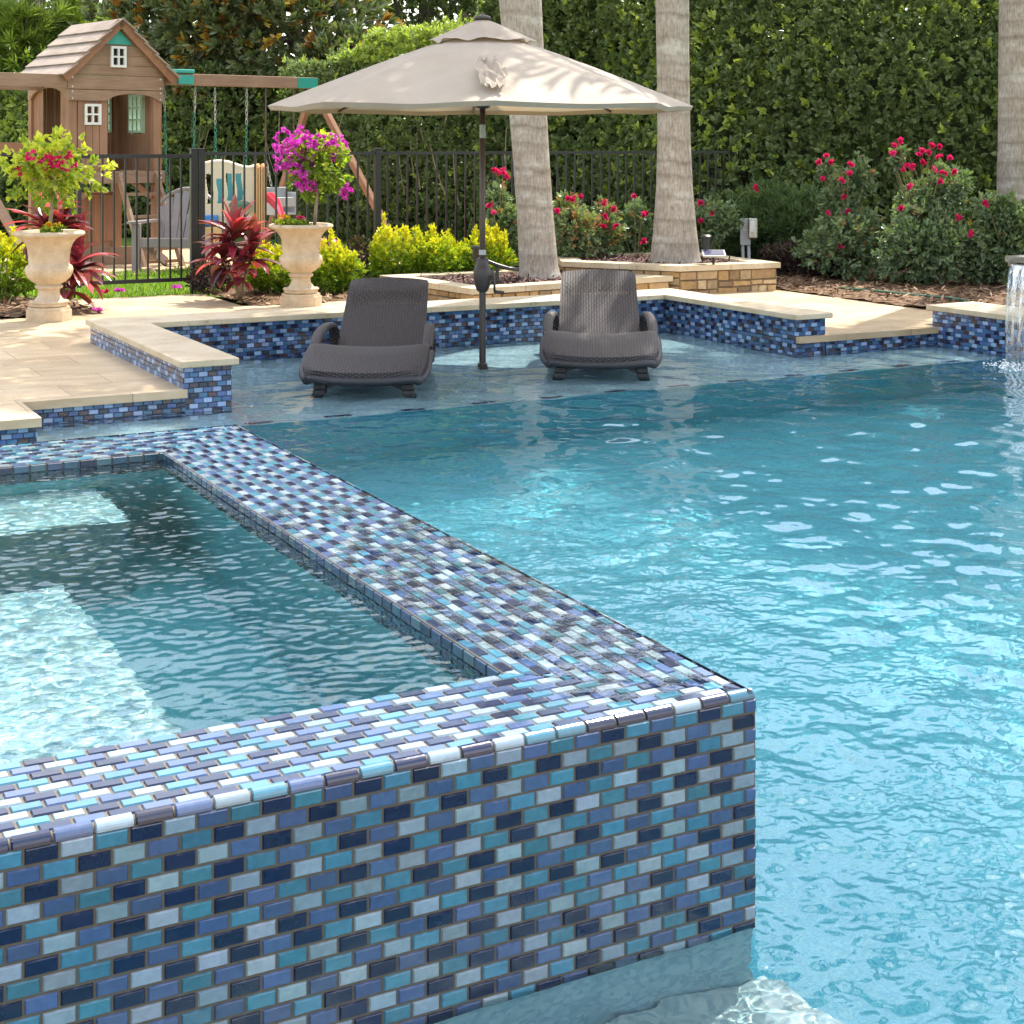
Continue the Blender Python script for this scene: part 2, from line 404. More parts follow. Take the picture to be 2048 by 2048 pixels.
# ---------------------------------------------------------------- raised walls round the shallow ledge
def raised_wall(label, tiles, cores, copings):
    a = cores[0][0]; t = thing('raised_pool_wall', label, 'pool wall', (a[0], a[1], 0)); t['kind'] = 'thing'
    c = MB()
    for p, q in cores: c.box((*p, -.16), (*q, WALLZ-.041))
    c.build('core', M['plaster'], t, True)
    Tt = Tiles(WALL_COLS, WALL_W, (.045, .05, .06)); Tt.gr = .0026
    for O, U, wd, z0 in tiles: Tt.face((O[0], O[1], z0), U, Z, wd, WALLZ-.04-z0)
    Tt.build('mosaic_face', t, True)
    k = MB()
    for p, q in copings: k.box((*p, WALLZ-.04), (*q, WALLZ), .006)
    k.build('coping', M['coping'], t, True)
    return t
raised_wall('short blue mosaic pool wall with travertine cap beside the left-hand paving',
    [((2.43, 8.48), X, .27, -.13), ((2.70, 8.48), Yv, 1.92, -.13), ((2.43, 10.76), -Yv, 2.28, DECK-.003)],
    [((2.435, 8.485), (2.695, 10.755))], [((2.40, 8.44), (2.735, 10.365))])
raised_wall('long blue mosaic pool wall with travertine cap behind the two loungers',
    [((2.70, 10.40), X, 4.2, -.13), ((6.9, 10.76), -X, 4.2, DECK-.003)],
    [((2.705, 10.405), (6.895, 10.755))], [((2.40, 10.367), (7.20, 10.79))])
raised_wall('blue mosaic pool wall with travertine cap running forward from the right lounger',
    [((6.90, 10.40), -Yv, 1.65, -.13), ((6.90, 8.75), X, .26, -.13), ((7.16, 8.75), Yv, 1.65, DECK-.003)],
    [((6.905, 8.755), (7.155, 10.40))], [((6.865, 8.71), (7.20, 10.365))])
raised_wall('blue mosaic pool wall with travertine cap under the spilling water bowl',
    [((8.20, 8.78), -Yv, 8.0, -.13), ((8.20, 8.78), X, -.001, 0.1), ((8.6, 8.78), -X, .4, DECK-.003)][:1] + [((8.6, 8.78), -X, .4, DECK-.003)],
    [((8.205, .8), (8.6, 8.775))], [((8.165, .8), (8.64, 8.815))])

# ---------------------------------------------------------------- spa
sp = thing('spa', 'raised square spa clad in blue glass mosaic standing in the pool', 'spa', (SP['u0'], SP['v0'], 0))
u0,u1,v0,v1,top = SP['u0'],SP['u1'],SP['v0'],SP['v1'],SP['top']; iu0,iu1,iv0,iv1 = SP['iu0'],SP['iu1'],SP['iv0'],SP['iv1']
rn = .014
c = MB(); zc = top-.006
for p, q in (((u0+.004,v0+.004),(u1-.004,iv0-.004)), ((u0+.004,iv1+.004),(u1-.004,v1-.004)), ((u0+.004,iv0-.004),(iu0-.004,iv1+.004)), ((iu1+.004,iv0-.004),(u1-.004,iv1+.004))):
    c.box((*p, FLOOR_Z), (*q, top-rn-.004))
c.build('core', M['ledge'], sp, True)
T = Tiles(); H = top-rn+.02
T.face((u0, v0, -.02), X, Z, u1-u0, H); T.face((u1, v0, -.02), Yv, Z, v1-v0, H)
T.face((u1, v1, -.02), -X, Z, u1-u0, H); T.face((u0, v1, -.02), -Yv, Z, v1-v0, H)
T.build('mosaic_wall', sp, True)
T = Tiles()
L = u1-u0
T.nose((u0, v0, top-rn), X, Yv, L, rn, .063); T.nose((u1, v0, top-rn), Yv, -X, v1-v0, rn, .063)
T.nose((u1, v1, top-rn), -X, -Yv, L, rn, .063); T.nose((u0, v1, top-rn), -Yv, X, v1-v0, rn, .063)
def ring_side(O, U, V, L, wd, m0, m1):
    e = rn
    T.face(Vector(O)+Vector(V)*e+Vector((0,0,-.0035)), U, V, L, wd-e, lim=lambda y: (m0*(y+e)/wd, L-m1*(y+e)/wd))
T.face  # top rows, mitred at the corners
ring_side((u0, v0, top), X, Yv, L, iv0-v0, iu0-u0, u1-iu1)
ring_side((u1, v0, top), Yv, -X, v1-v0, u1-iu1, iv0-v0, v1-iv1)
ring_side((u1, v1, top), -X, -Yv, L, v1-iv1, u1-iu1, iu0-u0)
ring_side((u0, v1, top), -Yv, X, v1-v0, iu0-u0, v1-iv1, iv0-v0)
T.build('mosaic_coping', sp, True)
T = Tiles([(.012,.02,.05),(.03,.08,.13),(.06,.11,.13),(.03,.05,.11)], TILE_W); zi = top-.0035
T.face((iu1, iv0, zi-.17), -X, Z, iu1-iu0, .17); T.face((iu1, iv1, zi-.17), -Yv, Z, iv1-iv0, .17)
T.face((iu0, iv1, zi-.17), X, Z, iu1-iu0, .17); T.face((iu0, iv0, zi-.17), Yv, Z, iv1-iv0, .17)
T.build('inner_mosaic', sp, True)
b = MB(); e = .001; zb = -.62
a0,a1,b0,b1 = iu0-e, iu1+e, iv0-e, iv1+e
b.quad((a0,b0,zb),(a1,b0,zb),(a1,b1,zb),(a0,b1,zb))
for p, q in (((a0,b0),(a1,b0)),((a1,b0),(a1,b1)),((a1,b1),(a0,b1)),((a0,b1),(a0,b0))):
    b.quad((*q, top-.05),(*p, top-.05),(*p, zb),(*q, zb))
SPW = .418
b.build('basin', M['basin'], sp, True)
bn = MB(); bn.box((iu0, iv0+.002, zb), (.88, 4.20, .10), .015); bn.box((iu0, 4.76, zb), (1.20, iv1-.002, .13), .015)
bench = bn.build('bench', M['bench'], sp, True)
dr = MB(); dr.lathe([(0.0, .006), (.085, .006), (.09, 0.0)], 20, (.42, 5.02, -.30)); 
SPA_OBJS = [o for o in sp.children]

# ---------------------------------------------------------------- water surfaces (rippled meshes)
def ripple(nu, nv, cell, lam, spread, amp, seed, aniso=(1, 1), peak=1.6):
    rg = np.random.default_rng(seed)
    ku = np.fft.fftfreq(nu, cell)*aniso[0]; kv = np.fft.fftfreq(nv, cell)*aniso[1]
    k = np.sqrt(ku[:,None]**2 + kv[None,:]**2) + 1e-6
    spec = np.exp(-((np.log(k*lam))**2)/(2*spread**2)) / k**.5
    f = np.fft.ifft2(np.fft.fft2(rg.standard_normal((nu, nv)))*spec).real
    return f/f.std()*amp
def water_sheet(name, ua, ub, va, vb, cell, z, hfun, mat, keep=None):
    nu, nv = int((ub-ua)/cell)+1, int((vb-va)/cell)+1
    U = np.linspace(ua, ub, nu); V = np.linspace(va, vb, nv)
    UU, VV = np.meshgrid(U, V, indexing='ij')
    h = hfun(UU, VV, nu, nv, (ub-ua)/(nu-1))
    P = np.stack([UU, VV, z+h], -1).reshape(-1, 3)
    i = np.arange(nu-1)[:,None]*nv + np.arange(nv-1)[None,:]
    F = np.stack([i, i+nv, i+nv+1, i+1], -1).reshape(-1, 4)
    if keep is not None:
        c = P[F].mean(1); F = F[keep(c[:,0], c[:,1])]
        used = np.unique(F); mp = np.full(len(P), -1); mp[used] = np.arange(len(used)); P = P[used]; F = mp[F]
    return tag(np_mesh(name, P, F, mat, smooth=True), kind='structure')
def smooth(x, a, b): t = np.clip((x-a)/(b-a), 0, 1); return t*t*(3-2*t)
def pool_h(UU, VV, nu, nv, cell):
    calm = ripple(nu, nv, cell, .38, .42, .0031, 1, (1, 1.0)) + ripple(nu, nv, cell, .13, .4, .0008, 2)
    busy = ripple(nu, nv, cell, .075, .35, .00085, 3) + ripple(nu, nv, cell, .26, .4, .0020, 4)
    d = np.hypot(np.maximum(UU-SP['u1'], 0)*1.0, np.maximum(0, np.maximum(SP['v0']-1.2-VV, VV-SP['v1']-.2)))
    m = 1-smooth(d, .5, 3.2)
    far = smooth(VV, 6.2, 8.3)
    return (calm*(1-.45*far)*(1-.35*m) + busy*m)
def pool_keep(u, v):
    k = np.ones(len(u), bool)
    k &= ~((u < 1.50) & (v > 8.0)); k &= ~((u < 2.44) & (v > 8.5)); k &= ~((u < 2.68) & (v > 8.52) )
    k &= ~((u > 6.92) & (v > 8.77))
    k &= ~((u > SP['u0']+.02) & (u < SP['u1']-.02) & (v > SP['v0']+.02) & (v < SP['v1']-.02))
    return k
def fine_patch_mesh():
    ua, ub, va, vb, cell = -1.6, 8.21, .72, 10.41, .0165
    nu, nv = int((ub-ua)/cell)+1, int((vb-va)/cell)+1; U = np.linspace(ua, ub, nu); V = np.linspace(va, vb, nv); UU, VV = np.meshgrid(U, V, indexing='ij')
    h = pool_h(UU, VV, nu, nv, (ub-ua)/(nu-1))
    def grid(U, V, H, o):
        A, B = np.meshgrid(U, V, indexing='ij'); P = np.stack([A, B, H], -1).reshape(-1, 3); n = len(V)
        i = np.arange(len(U)-1)[:, None]*n+np.arange(n-1)[None]; return P, np.stack([i, i+n, i+n+1, i+1], -1).reshape(-1, 4)
    P0, F0 = grid(U, V, h, 0); c = P0[F0].mean(1)
    i0, i1, j0, j1 = np.searchsorted(U, 1.6), np.searchsorted(U, 4.4), np.searchsorted(V, 1.1), np.searchsorted(V, 6.2)
    inside = (c[:, 0] > U[i0]) & (c[:, 0] < U[i1]) & (c[:, 1] > V[j0]) & (c[:, 1] < V[j1])
    F0 = F0[pool_keep(c[:, 0], c[:, 1]) & ~inside]
    k = 3; Uf = np.linspace(U[i0], U[i1], (i1-i0)*k+1); Vf = np.linspace(V[j0], V[j1], (j1-j0)*k+1)
    a = np.arange(len(Uf))/k+i0; b = np.arange(len(Vf))/k+j0; ai = np.minimum(a.astype(int), i1-1); bi = np.minimum(b.astype(int), j1-1); fa = (a-ai)[:, None]; fb = (b-bi)[None]
    hf = h[np.ix_(ai, bi)]*(1-fa)*(1-fb)+h[np.ix_(ai+1, bi)]*fa*(1-fb)+h[np.ix_(ai, bi+1)]*(1-fa)*fb+h[np.ix_(ai+1, bi+1)]*fa*fb
    A, B = np.meshgrid(Uf, Vf, indexing='ij'); fr = ripple(len(Uf), len(Vf), cell/k, .046, .38, .00055, 9, (1, .8)) + ripple(len(Uf), len(Vf), cell/k, .022, .3, .00018, 10)
    d = np.maximum(0, A-SP['u1']); mk = (1-smooth(d, .4, 2.3))*smooth(B, 1.5, 2.6)*(1-smooth(B, 4.6, 6.1)); gust = ripple(len(Uf), len(Vf), cell/k, .9, .5, .35, 12)+.8
    edge = smooth(A, U[i0], U[i0]+.1)*(1-smooth(A, U[i1]-.1, U[i1])); hf = hf + fr*mk*edge*np.clip(gust, .15, 1.4)
    P1, F1 = grid(Uf, Vf, hf, 0); c1 = P1[F1].mean(1); F1 = F1[pool_keep(c1[:, 0], c1[:, 1])]
    P = np.concatenate([P0, P1]); F = np.concatenate([F0, F1+len(P0)]); us = np.unique(F); mp = np.full(len(P), -1); mp[us] = np.arange(len(us))
    return tag(np_mesh('pool_water', P[us], mp[F], M['water'], smooth=True), kind='structure')
pool_water = fine_patch_mesh()
def spa_h(UU, VV, nu, nv, cell):
    return ripple(nu, nv, cell, .062, .40, .00048, 5, (1, .75)) + ripple(nu, nv, cell, .28, .4, .0007, 6)
spa_water = water_sheet('spa_water', iu0, iu1, iv0, iv1, .0078, SPW, spa_h, M['spa_water'])
for o in (pool_water, spa_water):
    try: o.cycles.is_caustics_caster = True
    except Exception as ex: print('caster', ex)
CAUSTIC_RECEIVERS = [floor, ledge_marks] + SPA_OBJS
# ---------------------------------------------------------------- foliage helpers
def unit(a): return a/np.maximum(np.linalg.norm(a, axis=-1, keepdims=True), 1e-9)
def rand_dirs(n, rg): return unit(rg.standard_normal((n, 3)))
LEAF_UV = np.array([(0, 0), (.3, .46), (.68, .40), (1, 0), (.68, -.40), (.3, -.46)])
STRAP_UV = np.array([(0, .25), (.3, .5), (.6, .45), (1, 0)])
def leaf_arrays(P, D, L, Wd, var, rg, fold=.12, droop=.12, flat_up=None):
    n = len(P); r = rand_dirs(n, rg)
    if flat_up is not None: r = unit(r*(1-flat_up) + np.array([0, 0, 1.0])*flat_up)
    S_ = unit(np.cross(D, r)); N = np.cross(S_, D)
    V = np.zeros((n, 6, 3))
    for i, (a, b) in enumerate(LEAF_UV):
        V[:, i] = P + D*(a*L)[:, None] + S_*(b*Wd)[:, None] + N*((abs(b)*fold*2)*Wd - droop*a*a*L)[:, None]
    F = np.array([[0, 1, 2, 3], [0, 3, 4, 5]])[None] + (np.arange(n)*6)[:, None, None]
    return V.reshape(-1, 3), F.reshape(-1, 4), np.repeat(var, 6)
def whorls(C, A, k, L, Wd, var, rg, spread=1.0, lj=.25, fold=.12, droop=.12, vj=.1, back=.0):
    """k leaves round each sprig tip C pointing along A with cone spread"""
    n = len(C); C = np.repeat(C, k, 0); A = np.repeat(A, k, 0)
    D = unit(A + rand_dirs(n*k, rg)*spread)
    ll = L*(1 + rg.uniform(-lj, lj, n*k)); ww = Wd*(1 + rg.uniform(-lj, lj, n*k))
    P = C - A*(rg.uniform(0, back, n*k))[:, None] if back else C
    v = np.clip(np.repeat(var, k) + rg.uniform(-vj, vj, n*k), 0, 1)
    return leaf_arrays(P, D, ll, ww, v, rg, fold, droop)
def cat_arrays(parts):
    Vs, Fs, As = [], [], []; o = 0
    for V, F, a in parts: Vs.append(V); Fs.append(F+o); As.append(a); o += len(V)
    return np.concatenate(Vs), np.concatenate(Fs), np.concatenate(As)
def build_leaves(name, parts, mat, parent=None, world=True):
    V, F, a = cat_arrays(parts)
    return np_mesh(name, V, F, mat, parent, world, {'var': a})
def blob_pts(n, c, r, rg, lump=.25, shell=.35, freq=2.2):
    """points near the skin of a lumpy ellipsoid; returns points and outward directions"""
    d = rand_dirs(n, rg); ph = rg.uniform(0, 6.28, (5, 3)); fr = rg.standard_normal((5, 3))*freq
    l = sum(np.sin(d@fr[i] + ph[i, 0]) for i in range(5))/5
    rad = (1 + lump*l)*(1 - shell*rg.random(n)**1.5)
    return np.array(c) + d*np.array(r)*rad[:, None], unit(d/np.array(r))
def limbs(name, trunk, branches, mat, parent):
    m = MB(); m.tube(*trunk, n=10)
    for b in branches: m.tube(*b, n=6)
    return m.build(name, mat, parent, True, smooth=True)

ML = dict(
 hedge=leafmat('hedge_leaf', [(0, (.115, .158, .066)), (.5, (.20, .268, .108)), (.72, (.23, .29, .12)), (.86, (.32, .41, .09)), (1, (.42, .50, .10))], .34, .34, .55, (1.25, 1.3, .65)),
 magnolia=leafmat('magnolia_leaf', [(0, (.08, .105, .052)), (.5, (.135, .17, .08)), (.75, (.20, .22, .10)), (.86, (.26, .12, .035)), (.95, (.38, .19, .04)), (1, (.44, .33, .06))], .18, .28, .6),
 oak=leafmat('oak_leaf', [(0, (.055, .075, .032)), (.6, (.13, .165, .06)), (1, (.23, .27, .10))], .35, .4, .45),
 pine=leafmat('pine_needle', [(0, (.13, .19, .05)), (.6, (.27, .35, .09)), (1, (.42, .48, .16))], .35, .5, .35),
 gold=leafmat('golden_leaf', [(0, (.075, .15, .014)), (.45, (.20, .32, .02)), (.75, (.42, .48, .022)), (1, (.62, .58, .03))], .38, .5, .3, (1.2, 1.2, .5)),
 boug=leafmat('bougainvillea_leaf', [(0, (.07, .13, .02)), (.5, (.22, .31, .04)), (1, (.52, .54, .08))], .42, .45, .35),
 rose=leafmat('rose_leaf', [(0, (.09, .14, .076)), (.55, (.165, .235, .12)), (.85, (.25, .31, .14)), (.94, (.28, .14, .07)), (1, (.38, .19, .11))], .25, .36, .5),
 peren=leafmat('perennial_leaf', [(0, (.045, .08, .035)), (.6, (.10, .16, .06)), (1, (.18, .26, .08))], .25, .4, .45),
 plum=leafmat('plum_leaf', [(0, (.022, .012, .016)), (.6, (.05, .026, .032)), (1, (.085, .06, .03))], .2, .4, .4),
 ti=leafmat('cordyline_leaf', [(0, (.075, .03, .03)), (.3, (.16, .035, .045)), (.5, (.30, .03, .06)), (.65, (.20, .075, .04)), (.8, (.48, .06, .07)), (1, (.58, .16, .20))], .35, .28, .55, (1.4, .9, .8)),
 petal=leafmat('magenta_petal', [(0, (.42, .02, .30)), (.5, (.60, .06, .46)), (1, (.74, .18, .62))], .4, .55, .2, (1.1, .8, 1.1)),
 pink=leafmat('pink_petal', [(0, (.55, .012, .10)), (.6, (.70, .025, .16)), (1, (.75, .10, .30))], .3, .5, .25, (1.1, .8, .9)),
 yflower=leafmat('yellow_petal', [(0, (.65, .30, .02)), (1, (.75, .55, .04))], .3, .5, .25),
 grass=leafmat('grass_blade', [(0, (.06, .12, .015)), (.6, (.17, .29, .03)), (1, (.34, .44, .06))], .35, .5, .3),
 frond=leafmat('palm_leaflet', [(0, (.03, .06, .015)), (1, (.09, .15, .03))], .3, .4, .45),
 chip=leafmat('bark_chip', [(0, (.06, .032, .018)), (.4, (.15, .085, .048)), (.75, (.27, .17, .10)), (1, (.40, .29, .19))], .0, .8, .2),
 redchip=leafmat('red_bark_chip', [(0, (.04, .02, .018)), (.5, (.11, .058, .05)), (1, (.24, .15, .13))], .0, .8, .2),
)
M.update(
 bark=flat('bark', (.11, .085, .06), .85, .35, 9, bump=.6, bscale=40),
 twig=flat('green_twig', (.16, .17, .07), .7, .25, 20),
 tan_twig=flat('tan_twig', (.30, .24, .15), .8, .25, 20),
 core=flat('light_block_dark', (.05, .066, .03), .95, .5, 5, spec=.1),  # dark colour of the blocking slabs added inside the hedges
 lawn=flat('lawn_ground', (.10, .155, .03), .95, .35, 12, spec=.1, bump=.5, bscale=50),
 soil=flat('mulch_soil', (.15, .095, .058), .95, .45, 22, spec=.1, bump=.9, bscale=70),
 sand=flat('play_sand', (.42, .32, .20), .95, .3, 10, spec=.1, bump=.6, bscale=60),
 black=flat('black_metal', (.012, .013, .013), .35, .2, 12, spec=.5),
 bronze=flat('bronze_metal', (.085, .060, .045), .42, .12, 6, metal=.35),
 dkbronze=flat('dark_bronze', (.05, .04, .036), .45, .15, 6, metal=.2),
 steel=flat('brushed_steel', (.42, .40, .37), .28, .15, 30, metal=1),
 chain=flat('galvanised_chain', (.48, .48, .46), .4, .15, 30, metal=.6),
 gchain=flat('green_coated_chain', (.03, .22, .16), .5, .15, 30),
 teal=flat('teal_plastic', (.03, .33, .26), .4, .08, 8),
 grey_pl=flat('grey_plastic', (.195, .165, .16), .5, .08, 6, bump=.1, bscale=90),
 lgrey_pl=flat('light_grey_plastic', (.40, .41, .40), .45, .06, 6),
 beige_pl=flat('beige_plastic', (.66, .54, .40), .4, .06, 5),
 orange_pl=flat('orange_plastic', (.72, .42, .20), .4, .06, 5),
 blue_pl=flat('blue_plastic', (.04, .20, .58), .35, .06, 5),
 tealslot=flat('turquoise_plastic', (.05, .30, .40), .35, .06, 5),
 pink_pl=flat('pink_plastic', (.78, .10, .17), .35, .06, 5),
 magenta_pl=flat('magenta_plastic', (.48, .07, .22), .35, .06, 5),
 dgreen_pl=flat('dark_green_plastic', (.05, .12, .07), .4, .06, 5),
 white_pl=flat('white_paint', (.72, .71, .66), .45, .05, 9),
 mint=flat('mint_paint', (.45, .62, .48), .5, .08, 9),
 bolt=flat('zinc_bolt', (.55, .53, .48), .35, .1, 9, metal=.8),
 dark=flat('dark_void', (.01, .012, .01), .9, .1, 5),
)
def m_wood(name, c1, c2, axis=(.6, .6, 12)):
    t = NT(name); co = t.coord(axis); n = t.noise(co, 3.2, 6, .65); n2 = t.noise(t.coord((1, 1, 1)), 1.5, 3)
    c = t.mix(.55, t.ramp(n, [(.3, c1), (.7, c2)]), t.ramp(n2, [(.3, c1), (.7, c2)]))
    t.set(Base_Color=c, Roughness=.72, Specular_IOR_Level=.3); t.bump(n, .3, .004); return t.mat
M['wood_h'] = m_wood('cedar_boards_weathered', (.19, .11, .07), (.40, .265, .175), (1.0, 1.0, 14))
M['wood_v'] = m_wood('cedar_boards_red', (.19, .095, .055), (.38, .22, .135), (14, 14, .8))
M['wood_r'] = m_wood('cedar_trim', (.22, .105, .06), (.40, .21, .12), (3, 3, 3))
M['roofwood'] = m_wood('roof_boards', (.19, .145, .115), (.42, .34, .27), (1.2, 1.2, 16))
def m_urn():
    t = NT('cast_stone'); p = t.coord(); n = t.noise(p, 9, 6, .6); n2 = t.noise(p, 60, 4)
    c = t.ramp(n, [(.3, (.44, .33, .21)), (.55, (.55, .43, .29)), (.75, (.62, .52, .38))])
    c = t.mix(1, c, t.ramp(n2, [(.58, (1,)), (.7, (.78,))]), 'MULTIPLY')
    t.set(Base_Color=c, Roughness=.75, Specular_IOR_Level=.3); t.bump(n2, .4, .004); return t.mat
M['urn'] = m_urn()
def m_palm():
    t = NT('palm_bark'); tc = t.n('TexCoord'); p = tc.outputs['Object']
    mp = t.n('Mapping', {'Vector': p}); mp.inputs['Scale'].default_value = (9, 9, 2.2)
    mq = t.n('Mapping', {'Vector': p}); mq.inputs['Scale'].default_value = (1, 1, 2.4)
    st = t.noise(mp.outputs[0], 6, 6, .7)                    # vertical fibres
    blot = t.noise(mq.outputs[0], 3.2, 7, .66); fine = t.noise(p, 55, 4)
    a = t.n('Attribute', attribute_name='ring').outputs['Fac']
    c = t.ramp(blot, [(.34, (.25, .205, .155)), (.5, (.33, .285, .23)), (.58, (.39, .355, .30)), (.62, (.51, .48, .43))])
    c = t.mix(.42, c, t.ramp(st, [(.36, (.13, .10, .075)), (.6, (.52, .47, .40))]), 'MIX')
    c = t.mix(t.math('MULTIPLY', a, t.math('ADD', t.math('MULTIPLY', fine, .8), .22)), c, (.13, .10, .075))
    t.set(Base_Color=c, Roughness=.85, Specular_IOR_Level=.2)
    h = t.math('ADD', t.math('MULTIPLY', st, .8), t.math('MULTIPLY', fine, .4)); t.bump(h, .55, .012)
    return t.mat
M['palm'] = m_palm()
def m_stone():
    t = NT('ledge_stone'); a = t.n('Attribute', attribute_name='col'); p = t.wpos()
    n = t.noise(p, 14, 6, .65)
    c = t.mix(1, a.outputs['Color'], t.ramp(n, [(.3, (.72,)), (.7, (1.2,))]), 'MULTIPLY')
    t.set(Base_Color=c, Roughness=.8, Specular_IOR_Level=.25); t.bump(n, .7, .012); return t.mat
M['stone'] = m_stone()
def m_wicker(name, holes=False):
    t = NT(name); tc = t.n('TexCoord'); p = tc.outputs['Object']; sx = t.n('SeparateXYZ', {'Vector': p})
    X_ = t.math('MULTIPLY', sx.outputs[0], 165.0); 
    s_ = t.math('ADD', t.math('MULTIPLY', sx.outputs[1], .62), t.math('MULTIPLY', sx.outputs[2], .78))
    Y_ = t.math('MULTIPLY', s_, 470.0)
    par = t.math('MULTIPLY', t.math('SIGN', t.math('SINE', X_)), 1.5708)
    wv = t.math('SINE', t.math('ADD', Y_, par)); rib = t.math('ABSOLUTE', t.math('SINE', X_))
    h = t.math('MULTIPLY', t.math('ADD', t.math('MULTIPLY', wv, .5), .5), t.math('POWER', rib, .6))
    n = t.noise(p, 30, 3)
    c = t.mix(h, (.010, .008, .009), t.ramp(n, [(.3, (.050, .039, .041)), (.7, (.088, .070, .072))]))  # shade in the weave's valleys put into the colour
    t.set(Base_Color=c, Roughness=.5, Specular_IOR_Level=.4); t.bump(h, .8, .004)
    if holes:
        band = t.math('MULTIPLY', t.math('GREATER_THAN', sx.outputs[2], .52), t.math('LESS_THAN', sx.outputs[2], .605))
        inx = t.math('LESS_THAN', t.math('ABSOLUTE', sx.outputs[0]), .235)
        hole = t.math('MULTIPLY', t.math('GREATER_THAN', t.math('SINE', t.math('MULTIPLY', sx.outputs[0], 290.0)), .25), t.math('GREATER_THAN', t.math('SINE', t.math('MULTIPLY', s_, 360.0)), .2))
        f = t.math('MULTIPLY', t.math('MULTIPLY', band, inx), hole)
        tr = t.n('BsdfTransparent'); mx = t.n('MixShader', {0: f, 1: t.b.outputs[0], 2: tr.outputs[0]}); t.l(mx.outputs[0], t.out.inputs[0])
    return t.mat
M['wicker'] = m_wicker('resin_wicker'); M['wicker_open'] = m_wicker('resin_wicker_open', True)
def m_canvas():
    t = NT('canopy_canvas'); p = t.coord(); n = t.noise(p, 5, 4); n2 = t.noise(p, 160, 2)
    c = t.ramp(n, [(.3, (.385, .33, .268)), (.7, (.43, .375, .31))])
    t.set(Base_Color=c, Roughness=.85, Specular_IOR_Level=.15); t.bump(t.math('ADD', n, t.math('MULTIPLY', n2, .15)), .25, .02)
    tr = t.n('BsdfTranslucent', {'Color': (.62, .47, .28, 1)}); m = t.n('MixShader', {0: .16, 1: t.b.outputs[0], 2: tr.outputs[0]}); t.l(m.outputs[0], t.out.inputs[0])
    return t.mat
M['canvas'] = m_canvas()

# ---------------------------------------------------------------- ground
g = MB()
for a, b in (((-160, 12.30), (160, 220)), ((-160, -160), (-8.95, 12.30)), ((8.66, -160), (160, 12.30)), ((-8.95, -160), (8.66, -2.95))):
    g.quad((a[0], a[1], .075), (b[0], a[1], .075), (b[0], b[1], .075), (a[0], b[1], .075))
tag(g.build('lawn_ground', M['lawn']), kind='structure')
def heap(name, poly_fn, ua, ub, va, vb, cell, z, amp, mat, seed):
    nu, nv = int((ub-ua)/cell)+1, int((vb-va)/cell)+1
    UU, VV = np.meshgrid(np.linspace(ua, ub, nu), np.linspace(va, vb, nv), indexing='ij')
    hh = ripple(nu, nv, cell, .35, .6, amp, seed)
    P = np.stack([UU, VV, z+hh], -1).reshape(-1, 3); i = np.arange(nu-1)[:,None]*nv + np.arange(nv-1)[None,:]
    F = np.stack([i, i+nv, i+nv+1, i+1], -1).reshape(-1, 4); c = P[F].mean(1); F = F[poly_fn(c[:,0], c[:,1])]
    return tag(np_mesh(name, P, F, mat, smooth=True), kind='structure')
in_left = lambda u, v: (u < 2.92) & (v > 12.50) & (v < 14.05)
def in_mid(u, v): return (u > 4.12) & (v > 12.53) & (v < 14.12+.25*np.sin(u*2)+np.maximum(u-6, 0)*.35) & ~((u < 4.6) & (v > 13.9))
def in_right(u, v): return (u > 8.93) & (v < 15.2)
heap('mulch_ground', lambda u, v: in_left(u, v) | in_mid(u, v) | in_right(u, v), -2.0, 15.0, 8.9, 17.0, .09, .145, .012, M['soil'], 21)
heap('play_sand', lambda u, v: (v > 16.4+.35*np.sin(u*1.7)+.2*np.sin(u*4)), -1.0, 8.5, 15.8, 20.5, .1, .095, .008, M['sand'], 22)
rg = np.random.default_rng(5)
def chips(name, n, fn, ua, ub, va, vb, z, L, mat, seed, label=None):
    rg = np.random.default_rng(seed); u = rg.uniform(ua, ub, n); v = rg.uniform(va, vb, n); k = fn(u, v); u, v = u[k], v[k]; m = len(u)
    P = np.stack([u, v, z+rg.uniform(0, .02, m)], -1); D = unit(np.stack([rg.standard_normal(m), rg.standard_normal(m), rg.standard_normal(m)*.22], -1))
    a = leaf_arrays(P, D, L*rg.uniform(.5, 1.5, m), .016*rg.uniform(.6, 1.6, m), rg.random(m), rg, .1, .0, .7)
    return tag(build_leaves(name, [a], mat), kind='stuff')
o = chips('bark_mulch', 52000, lambda u, v: in_left(u, v) | in_mid(u, v) | in_right(u, v), -1.0, 14.0, 8.9, 16.5, .145, .075, ML['chip'], 31)
tag(o, 'loose brown bark and pine straw mulch in the planting beds', 'mulch')
n = 30000; u = rg.uniform(.8, 9.5, n); v = rg.uniform(13.72, 20.5, n)
k = ~(in_left(u, v) | in_mid(u, v)) & ((v < 16.55+.35*np.sin(u*1.7)+.2*np.sin(u*4)) | (u > 7.5)) & ~((u > 6.2) & (v < 14.6))
u, v = u[k], v[k]; m = len(u)
D = unit(np.stack([rg.standard_normal(m)*.45, rg.standard_normal(m)*.45, np.ones(m)], -1))
a = leaf_arrays(np.stack([u, v, np.full(m, .075)], -1), D, rg.uniform(.05, .10, m), np.full(m, .009), np.clip(rg.normal(.6, .2, m), 0, 1), rg, .1, .3)
tag(build_leaves('grass', [a], ML['grass']), 'short bright green lawn grass around and behind the gate', 'grass', kind='stuff')

